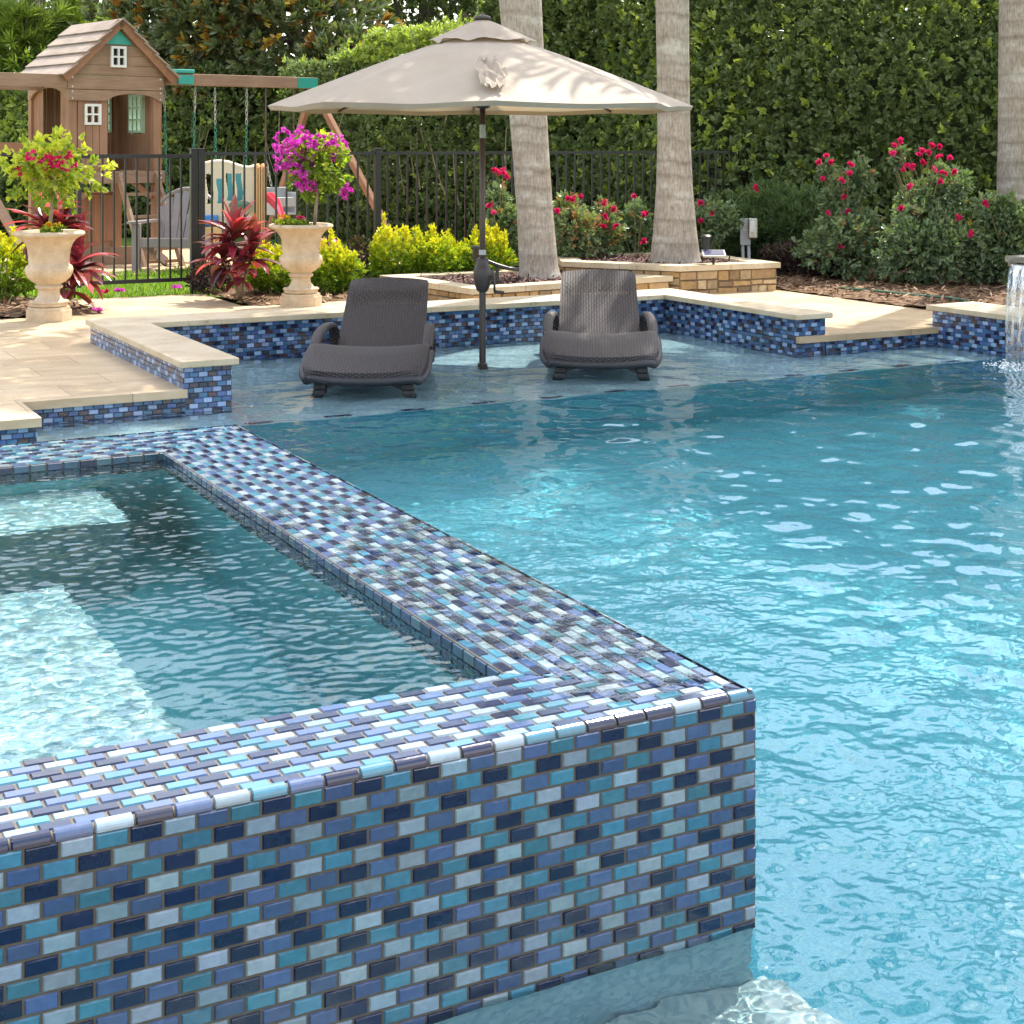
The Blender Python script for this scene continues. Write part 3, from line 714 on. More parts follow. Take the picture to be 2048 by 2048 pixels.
# ---------------------------------------------------------------- fence and gate
FV = 14.12
def rail(m, a, b, z, s=.03): m.box((a, FV-s/2, z-s/2), (b, FV+s/2, z+s/2))
def pickets(m, a, b, z0, z1, pitch=.104):
    k = max(2, round((b-a)/pitch)); 
    for i in range(1, k):
        x = a+(b-a)*i/k; m.box((x-.008, FV-.008, z0), (x+.008, FV+.008, z1))
def post_mb(x, top=1.445, s=.062):
    p = MB(); p.box((x-s/2, FV-s/2, .0), (x+s/2, FV+s/2, top-.012), .004); p.box((x-s/2-.004, FV-s/2-.004, top-.012), (x+s/2+.004, FV+s/2+.004, top), .004); return p
def fence(label, posts):
    t = thing('metal_fence', label, 'fence', (posts[0], FV, 0))
    for x in posts: post_mb(x).build('post', M['black'], t, True)
    for a, b in zip(posts[:-1], posts[1:]):
        m = MB(); rail(m, a+.031, b-.031, 1.395); rail(m, a+.031, b-.031, .22); m.split('rail', M['black'], t, True)
        m = MB(); pickets(m, a, b, .2345, 1.3795); m.build('pickets', M['black'], t, True)
fence('black metal picket fence running from the gate behind the palms and roses', [4.205, 5.98, 7.80, 9.60, 11.40, 13.20])
fence('black metal picket fence left of the gate behind the left urn', [3.02, 1.2, -.6, -2.4])
t = thing('metal_gate', 'black metal picket gate at the end of the paved path', 'gate', (3.1, FV, 0))
p = post_mb(4.135); p.build('hinge_post', M['black'], t, True)
m = MB(); rail(m, 3.085, 4.10, 1.375, .035); rail(m, 3.085, 4.10, .235, .035); m.box((3.07, FV-.019, .20), (3.105, FV+.019, 1.40)); m.build('gate_frame', M['black'], t, True)
m = MB(); pickets(m, 3.09, 4.12, .2525, 1.3575, .1); m.build('pickets', M['black'], t, True)

# ---------------------------------------------------------------- palms
def palm(label, base, prof, crown_z, lean, seed, nf=16):
    """prof [(z, radius)] from the foot; lean = horizontal drift at crown height"""
    rg = np.random.default_rng(seed); t = thing('palm_tree', label, 'palm tree', base)
    zs = [0]; 
    while zs[-1] < crown_z: zs.append(zs[-1]+.022)
    zs = np.array(zs); rr = np.interp(zs, [p[0] for p in prof], [p[1] for p in prof])
    rings = []; z = .22
    while z < crown_z: rings.append(z); z += rg.uniform(.15, .27)*(1-.25*min(1, z/4))
    ring = np.zeros(len(zs))
    for r in rings: ring = np.maximum(ring, np.exp(-((zs-r)/np.where(zs > r, .010, .028))**2)*rg.uniform(.3, 1))
    n = 40; ang = np.linspace(0, 2*np.pi, n, endpoint=False)
    wob = 1 + .012*np.sin(ang*3+rg.uniform(0, 6))[None] + .008*np.sin(ang[None]*2 + zs[:, None]*2.3)
    rad = rr[:, None]*wob + (ring*.0025)[:, None]
    dz = (.014*np.sin(ang*2+1)+.006*np.sin(ang*5))[None]*np.minimum(zs, 1)[:, None]
    cx = lean[0]*(zs/crown_z); cyy = lean[1]*(zs/crown_z)
    V = np.stack([base[0]+cx[:, None]+rad*np.cos(ang), base[1]+cyy[:, None]+rad*np.sin(ang), base[2]+zs[:, None]+dz], -1).reshape(-1, 3)
    i = np.arange(len(zs)-1)[:, None]*n + np.arange(n)[None]; j = np.arange(len(zs)-1)[:, None]*n + (np.arange(n)[None]+1) % n
    F = np.stack([i, j, j+n, i+n], -1).reshape(-1, 4)
    np_mesh('trunk', V, F, M['palm'], t, True, {'ring': np.repeat(ring, n)}, smooth=True)
    top = np.array([base[0]+lean[0], base[1]+lean[1], base[2]+crown_z])
    m = MB(); m.tube([top-[0, 0, .05], top+[0, 0, .5], top+[0, 0, 1.2]], [rr[-1]*.95, rr[-1]*.75, .05], 14); m.build('crownshaft', M['twig'], t, True, smooth=True)
    top = top + [0, 0, .9]; parts = []; rm = MB()
    for f in range(nf):
        az = 2*np.pi*f/nf*1.0 + rg.uniform(-.2, .2); el = rg.uniform(-.05, 1.15); Lf = rg.uniform(2.3, 3.0)
        h = np.array([np.cos(az), np.sin(az), 0]); s = np.linspace(0, 1, 26)
        path = top + h[None]*(Lf*np.cos(el)*s*(1-.1*s))[:, None] + np.array([0, 0, 1.0])[None]*(Lf*(np.sin(el)*s - .62*s**2.2))[:, None]
        rm.tube([tuple(x) for x in path[::3]], [.025*(1-.8*q) + .004 for q in s[::3]], 5)
        tan = unit(np.gradient(path, axis=0)); side = unit(np.cross(tan, [0, 0, 1.0])); upv = np.cross(side, tan)
        for k in range(2, 26):
            for q in range(2):
              for sg in (-1, 1):
                sp_ = (k-1+q/2)/25; c = path[k-1]*(1-q/2)+path[k]*q/2
                d = side[k]*sg + tan[k]*.45 + upv[k]*rg.uniform(-.35, .3) - np.array([0, 0, .22]); d = d/np.linalg.norm(d)
                parts.append((c, d, (.62*math.sin(math.pi*min(1, .15+.85*sp_))**.6+.06)*rg.uniform(.85, 1.1)))
    C = np.array([p_[0] for p_ in parts]); D = np.array([p_[1] for p_ in parts]); L = np.array([p_[2] for p_ in parts])
    rm.build('frond_stalks', M['twig'], t, True, smooth=True)
    build_leaves('fronds', [leaf_arrays(C, D, L, np.full(len(L), .058), rg.random(len(L)), rg, .2, .25)], ML['frond'], t)
    return t
palm('thick grey ringed palm trunk in the low stone planter behind the umbrella', (*W(1079, 14.15), .26), [(0, .205), (.12, .178), (.6, .165), (1.2, .166), (2, .182), (3, .21), (5, .21), (6.3, .16)], 6.6, (-.38, .26), 51, 11)
palm('grey palm trunk with flared foot in the taller stone planter', (*W(1351, 14.75), .33), [(0, .262), (.1, .235), (.35, .205), (.75, .172), (1.2, .155), (1.7, .152), (2.6, .16), (4, .18), (6, .14)], 7.3, (-.17, -.1), 52, 11)
palm('palm trunk at the far right edge rising behind the tall roses', (*W(2040, 15.6), .10), [(0, .30), (.5, .26), (.9, .235), (1.4, .225), (2.5, .23), (4, .23), (8.8, .16)], 8.8, (.1, 0), 53, 12)
palm('palm beyond the right edge whose fronds shade the far water', (11.4, 9.9, .10), [(0, .28), (.6, .2), (3, .2), (8, .14)], 7.4, (-.1, 0), 54, 8)

# ---------------------------------------------------------------- planters of ledge stone
def stone_face(s, O, U, V, w, h, rgi):
    O, U, V = Vector(O), Vector(U).normalized(), Vector(V).normalized(); N = U.cross(V)
    s.quad8([O-N*.006, O+U*w-N*.006, O+U*w+V*h-N*.006, O+V*h-N*.006], [O-N*.004, O+U*w-N*.004, O+U*w+V*h-N*.004, O+V*h-N*.004], (.16, .115, .07))
    def split(x0, y0, x1, y1):
        ww, hh = x1-x0, y1-y0
        if hh > .13 and (ww < .5 or rgi.random() < .75) and ww > .1:
            c = y0+hh*rgi.uniform(.35, .65); split(x0, y0, x1, c); split(x0, c, x1, y1); return
        if ww > .30 or (ww > .16 and rgi.random() < .55):
            c = x0+ww*rgi.uniform(.33, .67); split(x0, y0, c, y1); split(c, y0, x1, y1); return
        g_ = .005; k = rgi.uniform(.7, 1.2); c = rgi.choice([(.37, .235, .105), (.43, .29, .145), (.33, .22, .12), (.46, .335, .19)])
        c = tuple(v*k for v in c); j = lambda: rgi.uniform(-.004, .004); d = rgi.uniform(.004, .014)
        q = [(x0+g_+j(), y0+g_+j()), (x1-g_+j(), y0+g_+j()), (x1-g_+j(), y1-g_+j()), (x0+g_+j(), y1-g_+j())]
        bk = [O+U*x+V*y-N*.005 for x, y in q]; cx, cyy = (x0+x1)/2, (y0+y1)/2
        fr = [O+U*(x+(cx-x)*min(.3, .011/max(ww, .02)))+V*(y+(cyy-y)*min(.3, .011/max(hh, .02)))+N*(d+j()*.6) for x, y in q]
        s.quad8(bk, fr, c)
    split(0, 0, w, h)
def planter(label, poly, top, seed, capw=.17):
    n = len(poly); t = thing('stone_planter', label, 'planter', (*poly[0], 0)); rgi = random.Random(seed)
    T = Tiles(); T.V, T.F, T.C = [], [], []; cap = MB(); core = MB()
    cen = Vector((sum(p[0] for p in poly)/n, sum(p[1] for p in poly)/n, 0))
    def inset(d):
        out = []
        for i in range(n):
            a, b, c = (Vector((*poly[j % n], 0)) for j in (i-1, i, i+1)); e1, e2 = (b-a).normalized(), (c-b).normalized()
            n1, n2 = Vector((-e1.y, e1.x, 0)), Vector((-e2.y, e2.x, 0)); bis = (n1+n2).normalized(); out.append(b + bis*d/max(.3, bis.dot(n1)))
        return out
    outer, inner, soil = inset(-.03), inset(capw), inset(capw-.01)
    core_o = inset(.012)
    for i in range(n):
        a, b = Vector((*poly[i], 0)), Vector((*poly[(i+1) % n], 0)); e = (b-a)
        stone_face(T, (a.x, a.y, .10), e, Z, e.length, top-.05-.10, rgi)
        j = (i+1) % n; z0, z1 = top-.05, top
        q = [outer[i], outer[j], inner[j], inner[i]]; nseg = max(1, round(e.length/.55))
        for s_ in range(nseg):
            f0, f1 = s_/nseg, (s_+1)/nseg; gp = .0025/e.length
            f0 += gp if s_ else 0; f1 -= gp if s_ < nseg-1 else 0
            qq = [q[0].lerp(q[1], f0), q[0].lerp(q[1], f1), q[3].lerp(q[2], f1), q[3].lerp(q[2], f0)]
            cap.prism([(v.x, v.y) for v in qq], z0, z1)
    core.prism([(v.x, v.y) for v in core_o], .05, top-.052)
    core.build('core', M['soil'], t, True)
    np_mesh('stone_facing', np.array([tuple(v) for v in T.V]), np.array(T.F), M['stone'], t, True, {'col': np.array(T.C)})
    cap.build('cap', M['coping'], t, True)
    sb = MB(); sb.prism([(v.x, v.y) for v in soil], top-.06, top-.035); sb.build('soil', M['soil'], t, True)
    us = [v.x for v in inner]; vs = [v.y for v in inner]
    def inside(u, v):
        ok = np.ones(len(u), bool)
        for i in range(n):
            a, b = inner[i], inner[(i+1) % n]; ok &= ((b.x-a.x)*(v-a.y)-(b.y-a.y)*(u-a.x)) > .01
        return ok
    o = chips('red_bark', 4500, inside, min(us), max(us), min(vs), max(vs), top-.035, .055, ML['redchip'], seed); o['kind'] = 'stuff'
    o['label'] = 'dark red bark chips filling ' + ('the low planter' if top < .35 else 'the taller planter'); o['category'] = 'bark chips'
    return t
planter('low ledge stone planter with pale cap around the thicker palm', [(5.70, 11.45), (7.80, 11.72), (7.62, 13.0), (5.55, 12.95)], .30, 61)
planter('taller ledge stone planter with pale cap around the flared palm', [(7.88, 11.66), (8.90, 11.58), (9.0, 13.2), (7.6, 13.4), (7.24, 12.62)], .39, 62)

# ---------------------------------------------------------------- urns
def urn(label, loc):
    t = thing('urn_planter', label, 'urn', loc)
    prof = [(0, .105), (.125, .105), (.142, .12), (.14, .135), (.128, .145), (.105, .165), (.085, .195), (.078, .225), (.082, .245), (.10, .25), (.105, .262), (.098, .272), (.085, .28),
            (.12, .30), (.155, .33), (.172, .365), (.176, .395), (.168, .42), (.152, .435), (.150, .45), (.153, .50), (.16, .55), (.175, .59), (.20, .625), (.235, .648), (.262, .655), (.268, .668), (.262, .683), (.245, .69), (.23, .682), (.225, .66), (.0, .65)]
    def fl(i, a):
        r, z = prof[i]
        if .30 <= z <= .42: return 1+.030*abs(math.sin(a*11))
        if .45 <= z <= .635: return 1+.012*math.sin(a*36)
        if .655 < z < .69 and r > .23: return 1+.012*math.sin(a*44)
        return 1
    b = MB(); b.lathe(prof, 132, flute=fl); b.build('bowl', M['urn'], t, smooth=True)
    q = MB(); q.lathe([(.118, .128), (.142, .135), (.15, .145), (.142, .155), (.12, .158)], 120, flute=lambda i, a: 1+.02*math.sin(a*40)); q.build('bead_ring', M['urn'], t, smooth=True)
    f = MB(); k = .168
    pts = [(k*math.cos(R(45*i+22.5))*1.03, k*math.sin(R(45*i+22.5))*1.03) for i in range(8)]; f.prism(pts, 0, .085); 
    pts2 = [(x*.93, y*.93) for x, y in pts]; f.prism(pts2, .0851, .108); f.build('plinth', M['urn'], t)
    s = MB(); s.lathe([(.222, .662), (0.0, .672)], 24); s.build('soil', M['soil'], t)
    return t
UL = (*G(98, 641), DECK); UR = (*G(602, 612), DECK)
urn('cast stone urn at the left with a sparse yellow-green bougainvillea', UL)
urn('cast stone urn in the middle with the magenta bougainvillea', UR)

def boug(label, base, lean, stem_h, cen, rad, seed, mat_var, nsprig, flowers, name='bougainvillea'):
    rg = np.random.default_rng(seed); t = thing(name, label, 'potted shrub', base); b = Vector(base); c = Vector(cen)
    pts, dr = blob_pts(nsprig, cen, rad, rg, .38, .75, 2.6)
    m = MB(); mid = b.lerp(c, .5)+Vector((.02, -.01, .0)); m.tube([b, mid, c-Vector((0, 0, rad[2]*.4)), c], [.017, .014, .011, .006], 7)
    for i in range(34):
        e = Vector(pts[i*nsprig//34]); k = Vector((0, 0, -rad[2]*.35)); m.tube([c+k, c.lerp(e, .5)+Vector((0, 0, .03)), e], [.006, .004, .002], 5)
    m.build('stems', M['tan_twig'], t, True, smooth=True)
    d = unit(dr + np.array([0, 0, -.15])); v = np.clip(rg.normal(mat_var, .2, nsprig)+(pts[:, 2]-cen[2])/rad[2]*.2, 0, 1)
    parts = [whorls(pts, d, 6, .052, .034, v, rg, .9, .3, .14, .25, .12, .06)]
    build_leaves('foliage', parts, ML['boug'], t)
    fp, fd = [], []
    for (fc, fr, fn) in flowers:
        p_, d_ = blob_pts(fn, fc, fr, rg, .3, .8, 3); fp.append(p_); fd.append(d_)
    fp, fd = np.concatenate(fp), np.concatenate(fd)
    return t, fp, fd, rg
def off(c, px, pyz, Y=None):   # offset in metres to the right / up, towards the viewer
    return (c[0]+RIGHT.x*px+(FWD.x*Y if Y else 0), c[1]+RIGHT.y*px+(FWD.y*Y if Y else 0), c[2]+pyz)
s = 11.96/3108
c = off((*W(98, 11.96), 0), .01, Zat(338, 11.96))
t, fp, fd, rg2 = boug('sparse yellow-green bougainvillea with a band of pink-red blooms', (UL[0], UL[1], UL[2]+.66), 0, .3, c, (.36, .36, .30), 71, .72, 300,
    [(off(c, .12, .06, -.22), (.13, .10, .065), 34), (off(c, -.02, .10, -.24), (.09, .08, .05), 14), (off(c, -.19, .0, -.2), (.03, .03, .03), 4)])
build_leaves('blossoms', [whorls(fp, fd, 6, .030, .028, np.full(len(fp), .45), rg2, 1.0, .3, .2, .1, .5)], ML['pink'], t)
c2 = off((*W(628, 13.02), 0), 0, Zat(330, 13.02))
t, fp, fd, rg2 = boug('magenta bougainvillea covered in blooms on a leaning stem', (UR[0]+.10, UR[1]-.05, UR[2]+.66), 0, .3, c2, (.30, .30, .29), 72, .45, 330,
    [(off(c2, -.14, .10, -.12), (.17, .16, .20), 125), (off(c2, -.05, -.12, -.2), (.12, .1, .12), 36), (off(c2, .18, .14, -.05), (.09, .1, .13), 26), (off(c2, .02, .20, -.1), (.16, .12, .10), 26), (off(c2, .27, -.22, -.05), (.05, .05, .05), 16)])
build_leaves('blossoms', [whorls(fp, fd, 6, .034, .030, rg2.uniform(.2, .9, len(fp)), rg2, 1.0, .3, .2, .1, .3)], ML['petal'], t)
def bedding(label, base, dx, mat, seed, k=16, r=.05):
    rg = np.random.default_rng(seed); t = thing('bedding_flowers', label, 'flowers', base)
    P = np.array(base)+np.array([RIGHT.x*dx-FWD.x*.12, RIGHT.y*dx-FWD.y*.12, 0])
    pts = P + rg.uniform(-1, 1, (60, 3))*[.08, .08, .03] + [0, 0, .02]
    build_leaves('leaves', [whorls(pts, np.tile([0, 0, 1.0], (60, 1)), 5, .035, .018, rg.random(60), rg, .9)], ML['boug'], t)
    q = P + rg.uniform(-1, 1, (k, 3))*[r, r, .02] + [0, 0, .075]
    build_leaves('petals', [whorls(q, np.tile([0, 0, 1.0], (k, 1)), 8, .02, .018, rg.random(k), rg, 1.0)], mat, t)
bedding('small yellow and green bedding flowers under the left bougainvillea', (UL[0], UL[1], UL[2]+.665), .07, ML['yflower'], 81)
bedding('small yellow bedding flowers at the left rim of the middle urn', (UR[0], UR[1], UR[2]+.665), -.12, ML['yflower'], 82)
bedding('small red bedding flowers at the centre of the middle urn', (UR[0], UR[1], UR[2]+.665), .01, ML['pink'], 83, 8, .03)

# ---------------------------------------------------------------- cordylines
def strap_arrays(P, D, L, Wd, var, bend, rg, nseg=6):
    V, F, A = [], [], []
    for i in range(len(P)):
        p = P[i].copy(); d = D[i].copy(); side = np.cross(d, [0, 0, 1.0]); side = side/(np.linalg.norm(side)+1e-6); st = L[i]/nseg; b = len(V)
        for j in range(nseg+1):
            f = j/nseg; wv = Wd[i]*(math.sin(math.pi*min(1, .12+.88*f))**.7)*.5 if j < nseg else .001
            nrm = np.cross(side, d); V += [p-side*wv+nrm*wv*.35, p, p+side*wv+nrm*wv*.35]; A += [var[i]]*3
            p = p + d*st; d = d + np.array([0, 0, -bend[i]/nseg]); d /= np.linalg.norm(d)
        for j in range(nseg):
            k = b+j*3; F += [[k, k+1, k+4, k+3], [k+1, k+2, k+5, k+4]]
    return np.array(V), np.array(F), np.array(A)
def cordyline(label, base, heads, seed):
    rg = np.random.default_rng(seed); t = thing('cordyline', label, 'cordyline', base); m = MB(); parts = []
    for (dx, dz, dy, n, Ls) in heads:
        h = np.array(off(base, dx, dz, dy)); m.tube([base, Vector(base).lerp(Vector(h), .5)+Vector((0, 0, .05)), tuple(h)], [.016, .013, .010], 7)
        az = rg.uniform(0, 6.28, n); el = rg.uniform(-.35, 1.35, n)
        D = np.stack([np.cos(az)*np.cos(el), np.sin(az)*np.cos(el), np.sin(el)], -1)
        P = h + np.stack([np.zeros(n), np.zeros(n), (el-.5)*.09], -1)
        parts.append(strap_arrays(P, D, Ls*rg.uniform(.7, 1.15, n), rg.uniform(.07, .105, n), np.clip(rg.normal(.42+.12*(seed == 92), .30, n), 0, 1), rg.uniform(.4, 1.3, n), rg))
    m.build('stems', M['tan_twig'], t, True, smooth=True); build_leaves('leaves', parts, ML['ti'], t)
bm_ = (*G(481, 603), .14)
cordyline('dark red cordyline beside the middle urn', bm_, [(-.06, .52, 0, 34, .34), (.10, .38, -.03, 24, .32), (-.16, .34, .05, 24, .32), (.02, .24, -.1, 14, .24)], 91)
bl_ = (*W(128, 12.75), .14)
cordyline('pink-red cordyline behind the left urn', bl_, [(-.13, .68, -.1, 34, .34), (.14, .34, -.1, 40, .36), (.02, .66, -.1, 22, .30), (.06, .2, .0, 20, .28)], 92)

# ---------------------------------------------------------------- golden shrubs and low plants
def shrub(name, label, px, Y, r, h, seed, mat, n, leaf, wid, cat='shrub', k=7, base_z=.14, group=None, vlo=.1, vhi=.95, spikes=0, lump=.3, up=.5):
    rg = np.random.default_rng(seed); x, y = W(px, Y); t = thing(name, label, cat, (x, y, base_z), 0, group)
    c = (x, y, base_z+h*.52); P, D = blob_pts(n, c, (r, r, h*.52), rg, lump, .5, 2.6)
    if spikes:
        q = rg.integers(0, n, spikes); S0 = P[q]; q2 = S0[:, 2] > c[2]; S0 = S0[q2]
        for j in range(1, 5): P = np.concatenate([P, S0+[0, 0, .028*j]+rg.uniform(-.008, .008, S0.shape)]); D = np.concatenate([D, np.tile([0, 0, 1.0], (len(S0), 1))])
    P[:, 2] = np.maximum(P[:, 2], base_z+.01)
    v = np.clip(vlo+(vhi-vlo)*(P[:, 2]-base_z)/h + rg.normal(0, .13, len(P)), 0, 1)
    m = MB()
    for i in range(9):
        e = P[rg.integers(0, n)]; m.tube([(x, y, base_z-.02), ((x+e[0])/2, (y+e[1])/2, base_z+(e[2]-base_z)*.6), tuple(e)], [.008, .006, .003], 5)
    m.build('stems', M['tan_twig'], t, True)
    build_leaves('foliage', [whorls(P, unit(D+[0, 0, up]), k, leaf, wid, v, rg, .9, .3, .12, .15, .1, .04)], mat, t)
    return t
for i, (px, Y, r, h, lab) in enumerate([
    (10, 13.25, .30, .56, 'golden yellow shrub at the left edge beside the left urn'),
    (548, 13.95, .26, .42, 'small golden shrub with a green foot between cordyline and middle urn'),
    (668, 14.05, .25, .43, 'golden shrub just right of the middle urn'),
    (786, 14.55, .27, .55, 'golden shrub with tall tips behind the left lounger'),
    (882, 14.60, .28, .54, 'golden shrub left of the umbrella pole behind the low planter'),
    (968, 14.75, .26, .50, 'golden shrub right behind the umbrella pole')]):
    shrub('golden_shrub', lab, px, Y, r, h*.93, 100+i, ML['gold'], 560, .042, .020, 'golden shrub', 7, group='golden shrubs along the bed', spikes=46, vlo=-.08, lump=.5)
shrub('plum_shrub', 'low dark plum-leaved shrub right of the taller planter', 1590, 15.9, .36, .34, 121, ML['plum'], 520, .035, .018, 'plum shrub', 7)
shrub('plum_shrub', 'larger dark plum-leaved shrub in front of the roses', 1665, 15.6, .36, .30, 122, ML['plum'], 480, .035, .018, 'plum shrub', 7)
shrub('plum_shrub', 'tiny plum and green shrub at the foot of the gate post', 425, 14.15, .24, .30, 123, ML['plum'], 260, .035, .018, 'plum shrub', 6)
shrub('plum_shrub', 'small plum-leaved shrub between two golden shrubs', 722, 14.8, .16, .46, 124, ML['plum'], 200, .035, .018, 'plum shrub', 6)
shrub('leafy_perennial', 'fine-leaved dark green perennial beside the outlet post', 1530, 16.9, .42, .85, 125, ML['peren'], 620, .10, .014, 'perennial', 8, vlo=.2, vhi=.75, up=.9)
shrub('leafy_perennial', 'fine-leaved dark green perennial left of the tall roses', 1600, 16.7, .36, .80, 126, ML['peren'], 480, .10, .014, 'perennial', 8, vlo=.2, vhi=.75, up=.9)
shrub('leafy_perennial', 'fine-leaved dark green perennial just right of the flared palm', 1445, 17.0, .40, .72, 127, ML['peren'], 560, .08, .016, 'perennial', 8, vlo=.15, vhi=.7, up=.9)

# ---------------------------------------------------------------- roses
def rose(label, px, Y, blobs, flowers, seed, vm=.45, n=520):
    """blobs [(px, py, r_px, rz_px)] of foliage and flowers [(px, py)], all on plants standing near depth Y"""
    rg = np.random.default_rng(seed); x, y = W(px, Y); b = (x, y, .14); t = thing('rose_bush', label, 'rose bush', b); s = Y/3108
    parts = []; m = MB()
    for (bx, by, r, rz, nn) in blobs:
        q = W(bx, Y+rg.uniform(-.2, .2)); c = (q[0], q[1], Zat(by, Y)); P, D = blob_pts(nn, c, (r*s, r*s*.9, rz*s), rg, .42, .8, 3)
        P[:, 2] = np.maximum(P[:, 2], .16)
        v = np.clip(rg.normal(vm, .2, nn)+(P[:, 2]-c[2])/(rz*s)*.16, 0, 1)
        parts.append(whorls(P, unit(D+[0, 0, .2]), 7, .048, .028, v, rg, 1.0, .35, .14, .2, .1, .08))
        for i in range(7):
            e = P[rg.integers(0, nn)]; m.tube([b, ((b[0]+e[0])/2, (b[1]+e[1])/2, b[2]+(e[2]-b[2])*.6), tuple(e)], [.007, .005, .003], 5)
    fp = []
    for (fx, fy) in flowers:
        yy = Y-rg.uniform(.15, .35); q = W(fx, yy); p = np.array([q[0], q[1], Zat(fy, yy)]); fp.append(p)
        m.tube([tuple((p*.35+np.array([x, y, max(.3, p[2]-.5)])*.65)), tuple(p*.75+np.array([x, y, p[2]-.2])*.25), tuple(p)], [.004, .003, .002], 5)
    m.build('canes', M['twig'], t, True); build_leaves('foliage', parts, ML['rose'], t)
    fp = np.array(fp); k = 3; fq = np.repeat(fp, k, 0)+rg.uniform(-.014, .014, (len(fp)*k, 3))
    build_leaves('blossoms', [whorls(fq, unit(rand_dirs(len(fq), rg)+[-FWD.x, -FWD.y, .5]), 9, .032, .030, np.repeat(rg.uniform(.1, .8, len(fp)), k), rg, 1.1, .3, .25, .1, .25)], ML['pink'], t)
z3 = lambda L: [(1000+x/2.76, y/2.76) for x, y in L]; z4 = lambda L: [(1500+x/3.526, y/3.526) for x, y in L]
rose('rose bush with few blooms left of the thicker palm', 1005, 15.3, [(1010, 470, 42, 70, 420), (1000, 405, 28, 45, 160)], z3([(15, 945), (45, 975), (-10, 955), (-60, 1130), (-45, 1170), (-95, 975), (-30, 935)]), 131)
rose('sunlit rose bush with coppery shoots between the two palms', 1150, 15.3, [(1150, 475, 55, 62, 560), (1135, 430, 42, 45, 260), (1205, 470, 40, 62, 330)], z3([(405, 1100), (445, 1085), (580, 1120), (625, 1155), (320, 1165), (640, 1250), (565, 1255), (380, 1105), (590, 1195)]), 132, .66)
rose('dark rose bush tucked left of the flared palm', 1270, 15.6, [(1268, 470, 48, 62, 480)], z3([(790, 1185), (740, 1080), (800, 1178), (790, 1330)]), 133, .35)
rose('low rose bush right of the flared palm', 1405, 15.9, [(1405, 460, 45, 60, 430), (1450, 440, 40, 40, 200)], z3([(1110, 1120), (1172, 1175), (1105, 1225), (1412, 1040)]), 134, .35)
rose('tall rose bush with pale sunlit leaves left of the tallest roses', 1690, 15.4, [(1690, 485, 95, 80, 950), (1675, 400, 40, 60, 300), (1655, 345, 22, 28, 90), (1720, 355, 32, 45, 190)],
     z4([(480, 1140), (540, 1095), (570, 1145), (510, 1260), (710, 1160), (700, 1220), (648, 1275), (668, 1400), (690, 1490), (550, 1495), (640, 1735)]), 135, .5)
rose('tallest rose bush with a crown of hot pink blooms', 1850, 15.0, [(1850, 490, 110, 85, 1300), (1855, 400, 75, 55, 520), (1795, 312, 16, 24, 60), (1900, 365, 50, 45, 240), (1970, 510, 75, 60, 600)],
     z4([(1003, 1025), (1055, 993), (1012, 1088), (1190, 1082), (1210, 1060), (1262, 1080), (1278, 1025), (1330, 1035), (1335, 1115), (1412, 1120), (1085, 1200), (1105, 1165), (1152, 1172), (1215, 1150), (1295, 1195), (1360, 1225), (1440, 1210), (1335, 1285), (1125, 1310), (1068, 1468), (1470, 1540), (1070, 1685), (1190, 1675), (1370, 1720), (1120, 1785)]), 136, .42)
rose('dense rose bush at the right edge in front of the palm', 2010, 14.6, [(2010, 495, 85, 75, 1100), (2090, 480, 80, 85, 700), (1995, 425, 55, 45, 340)], z4([(1655, 1440), (1560, 1650)]), 137, .4)
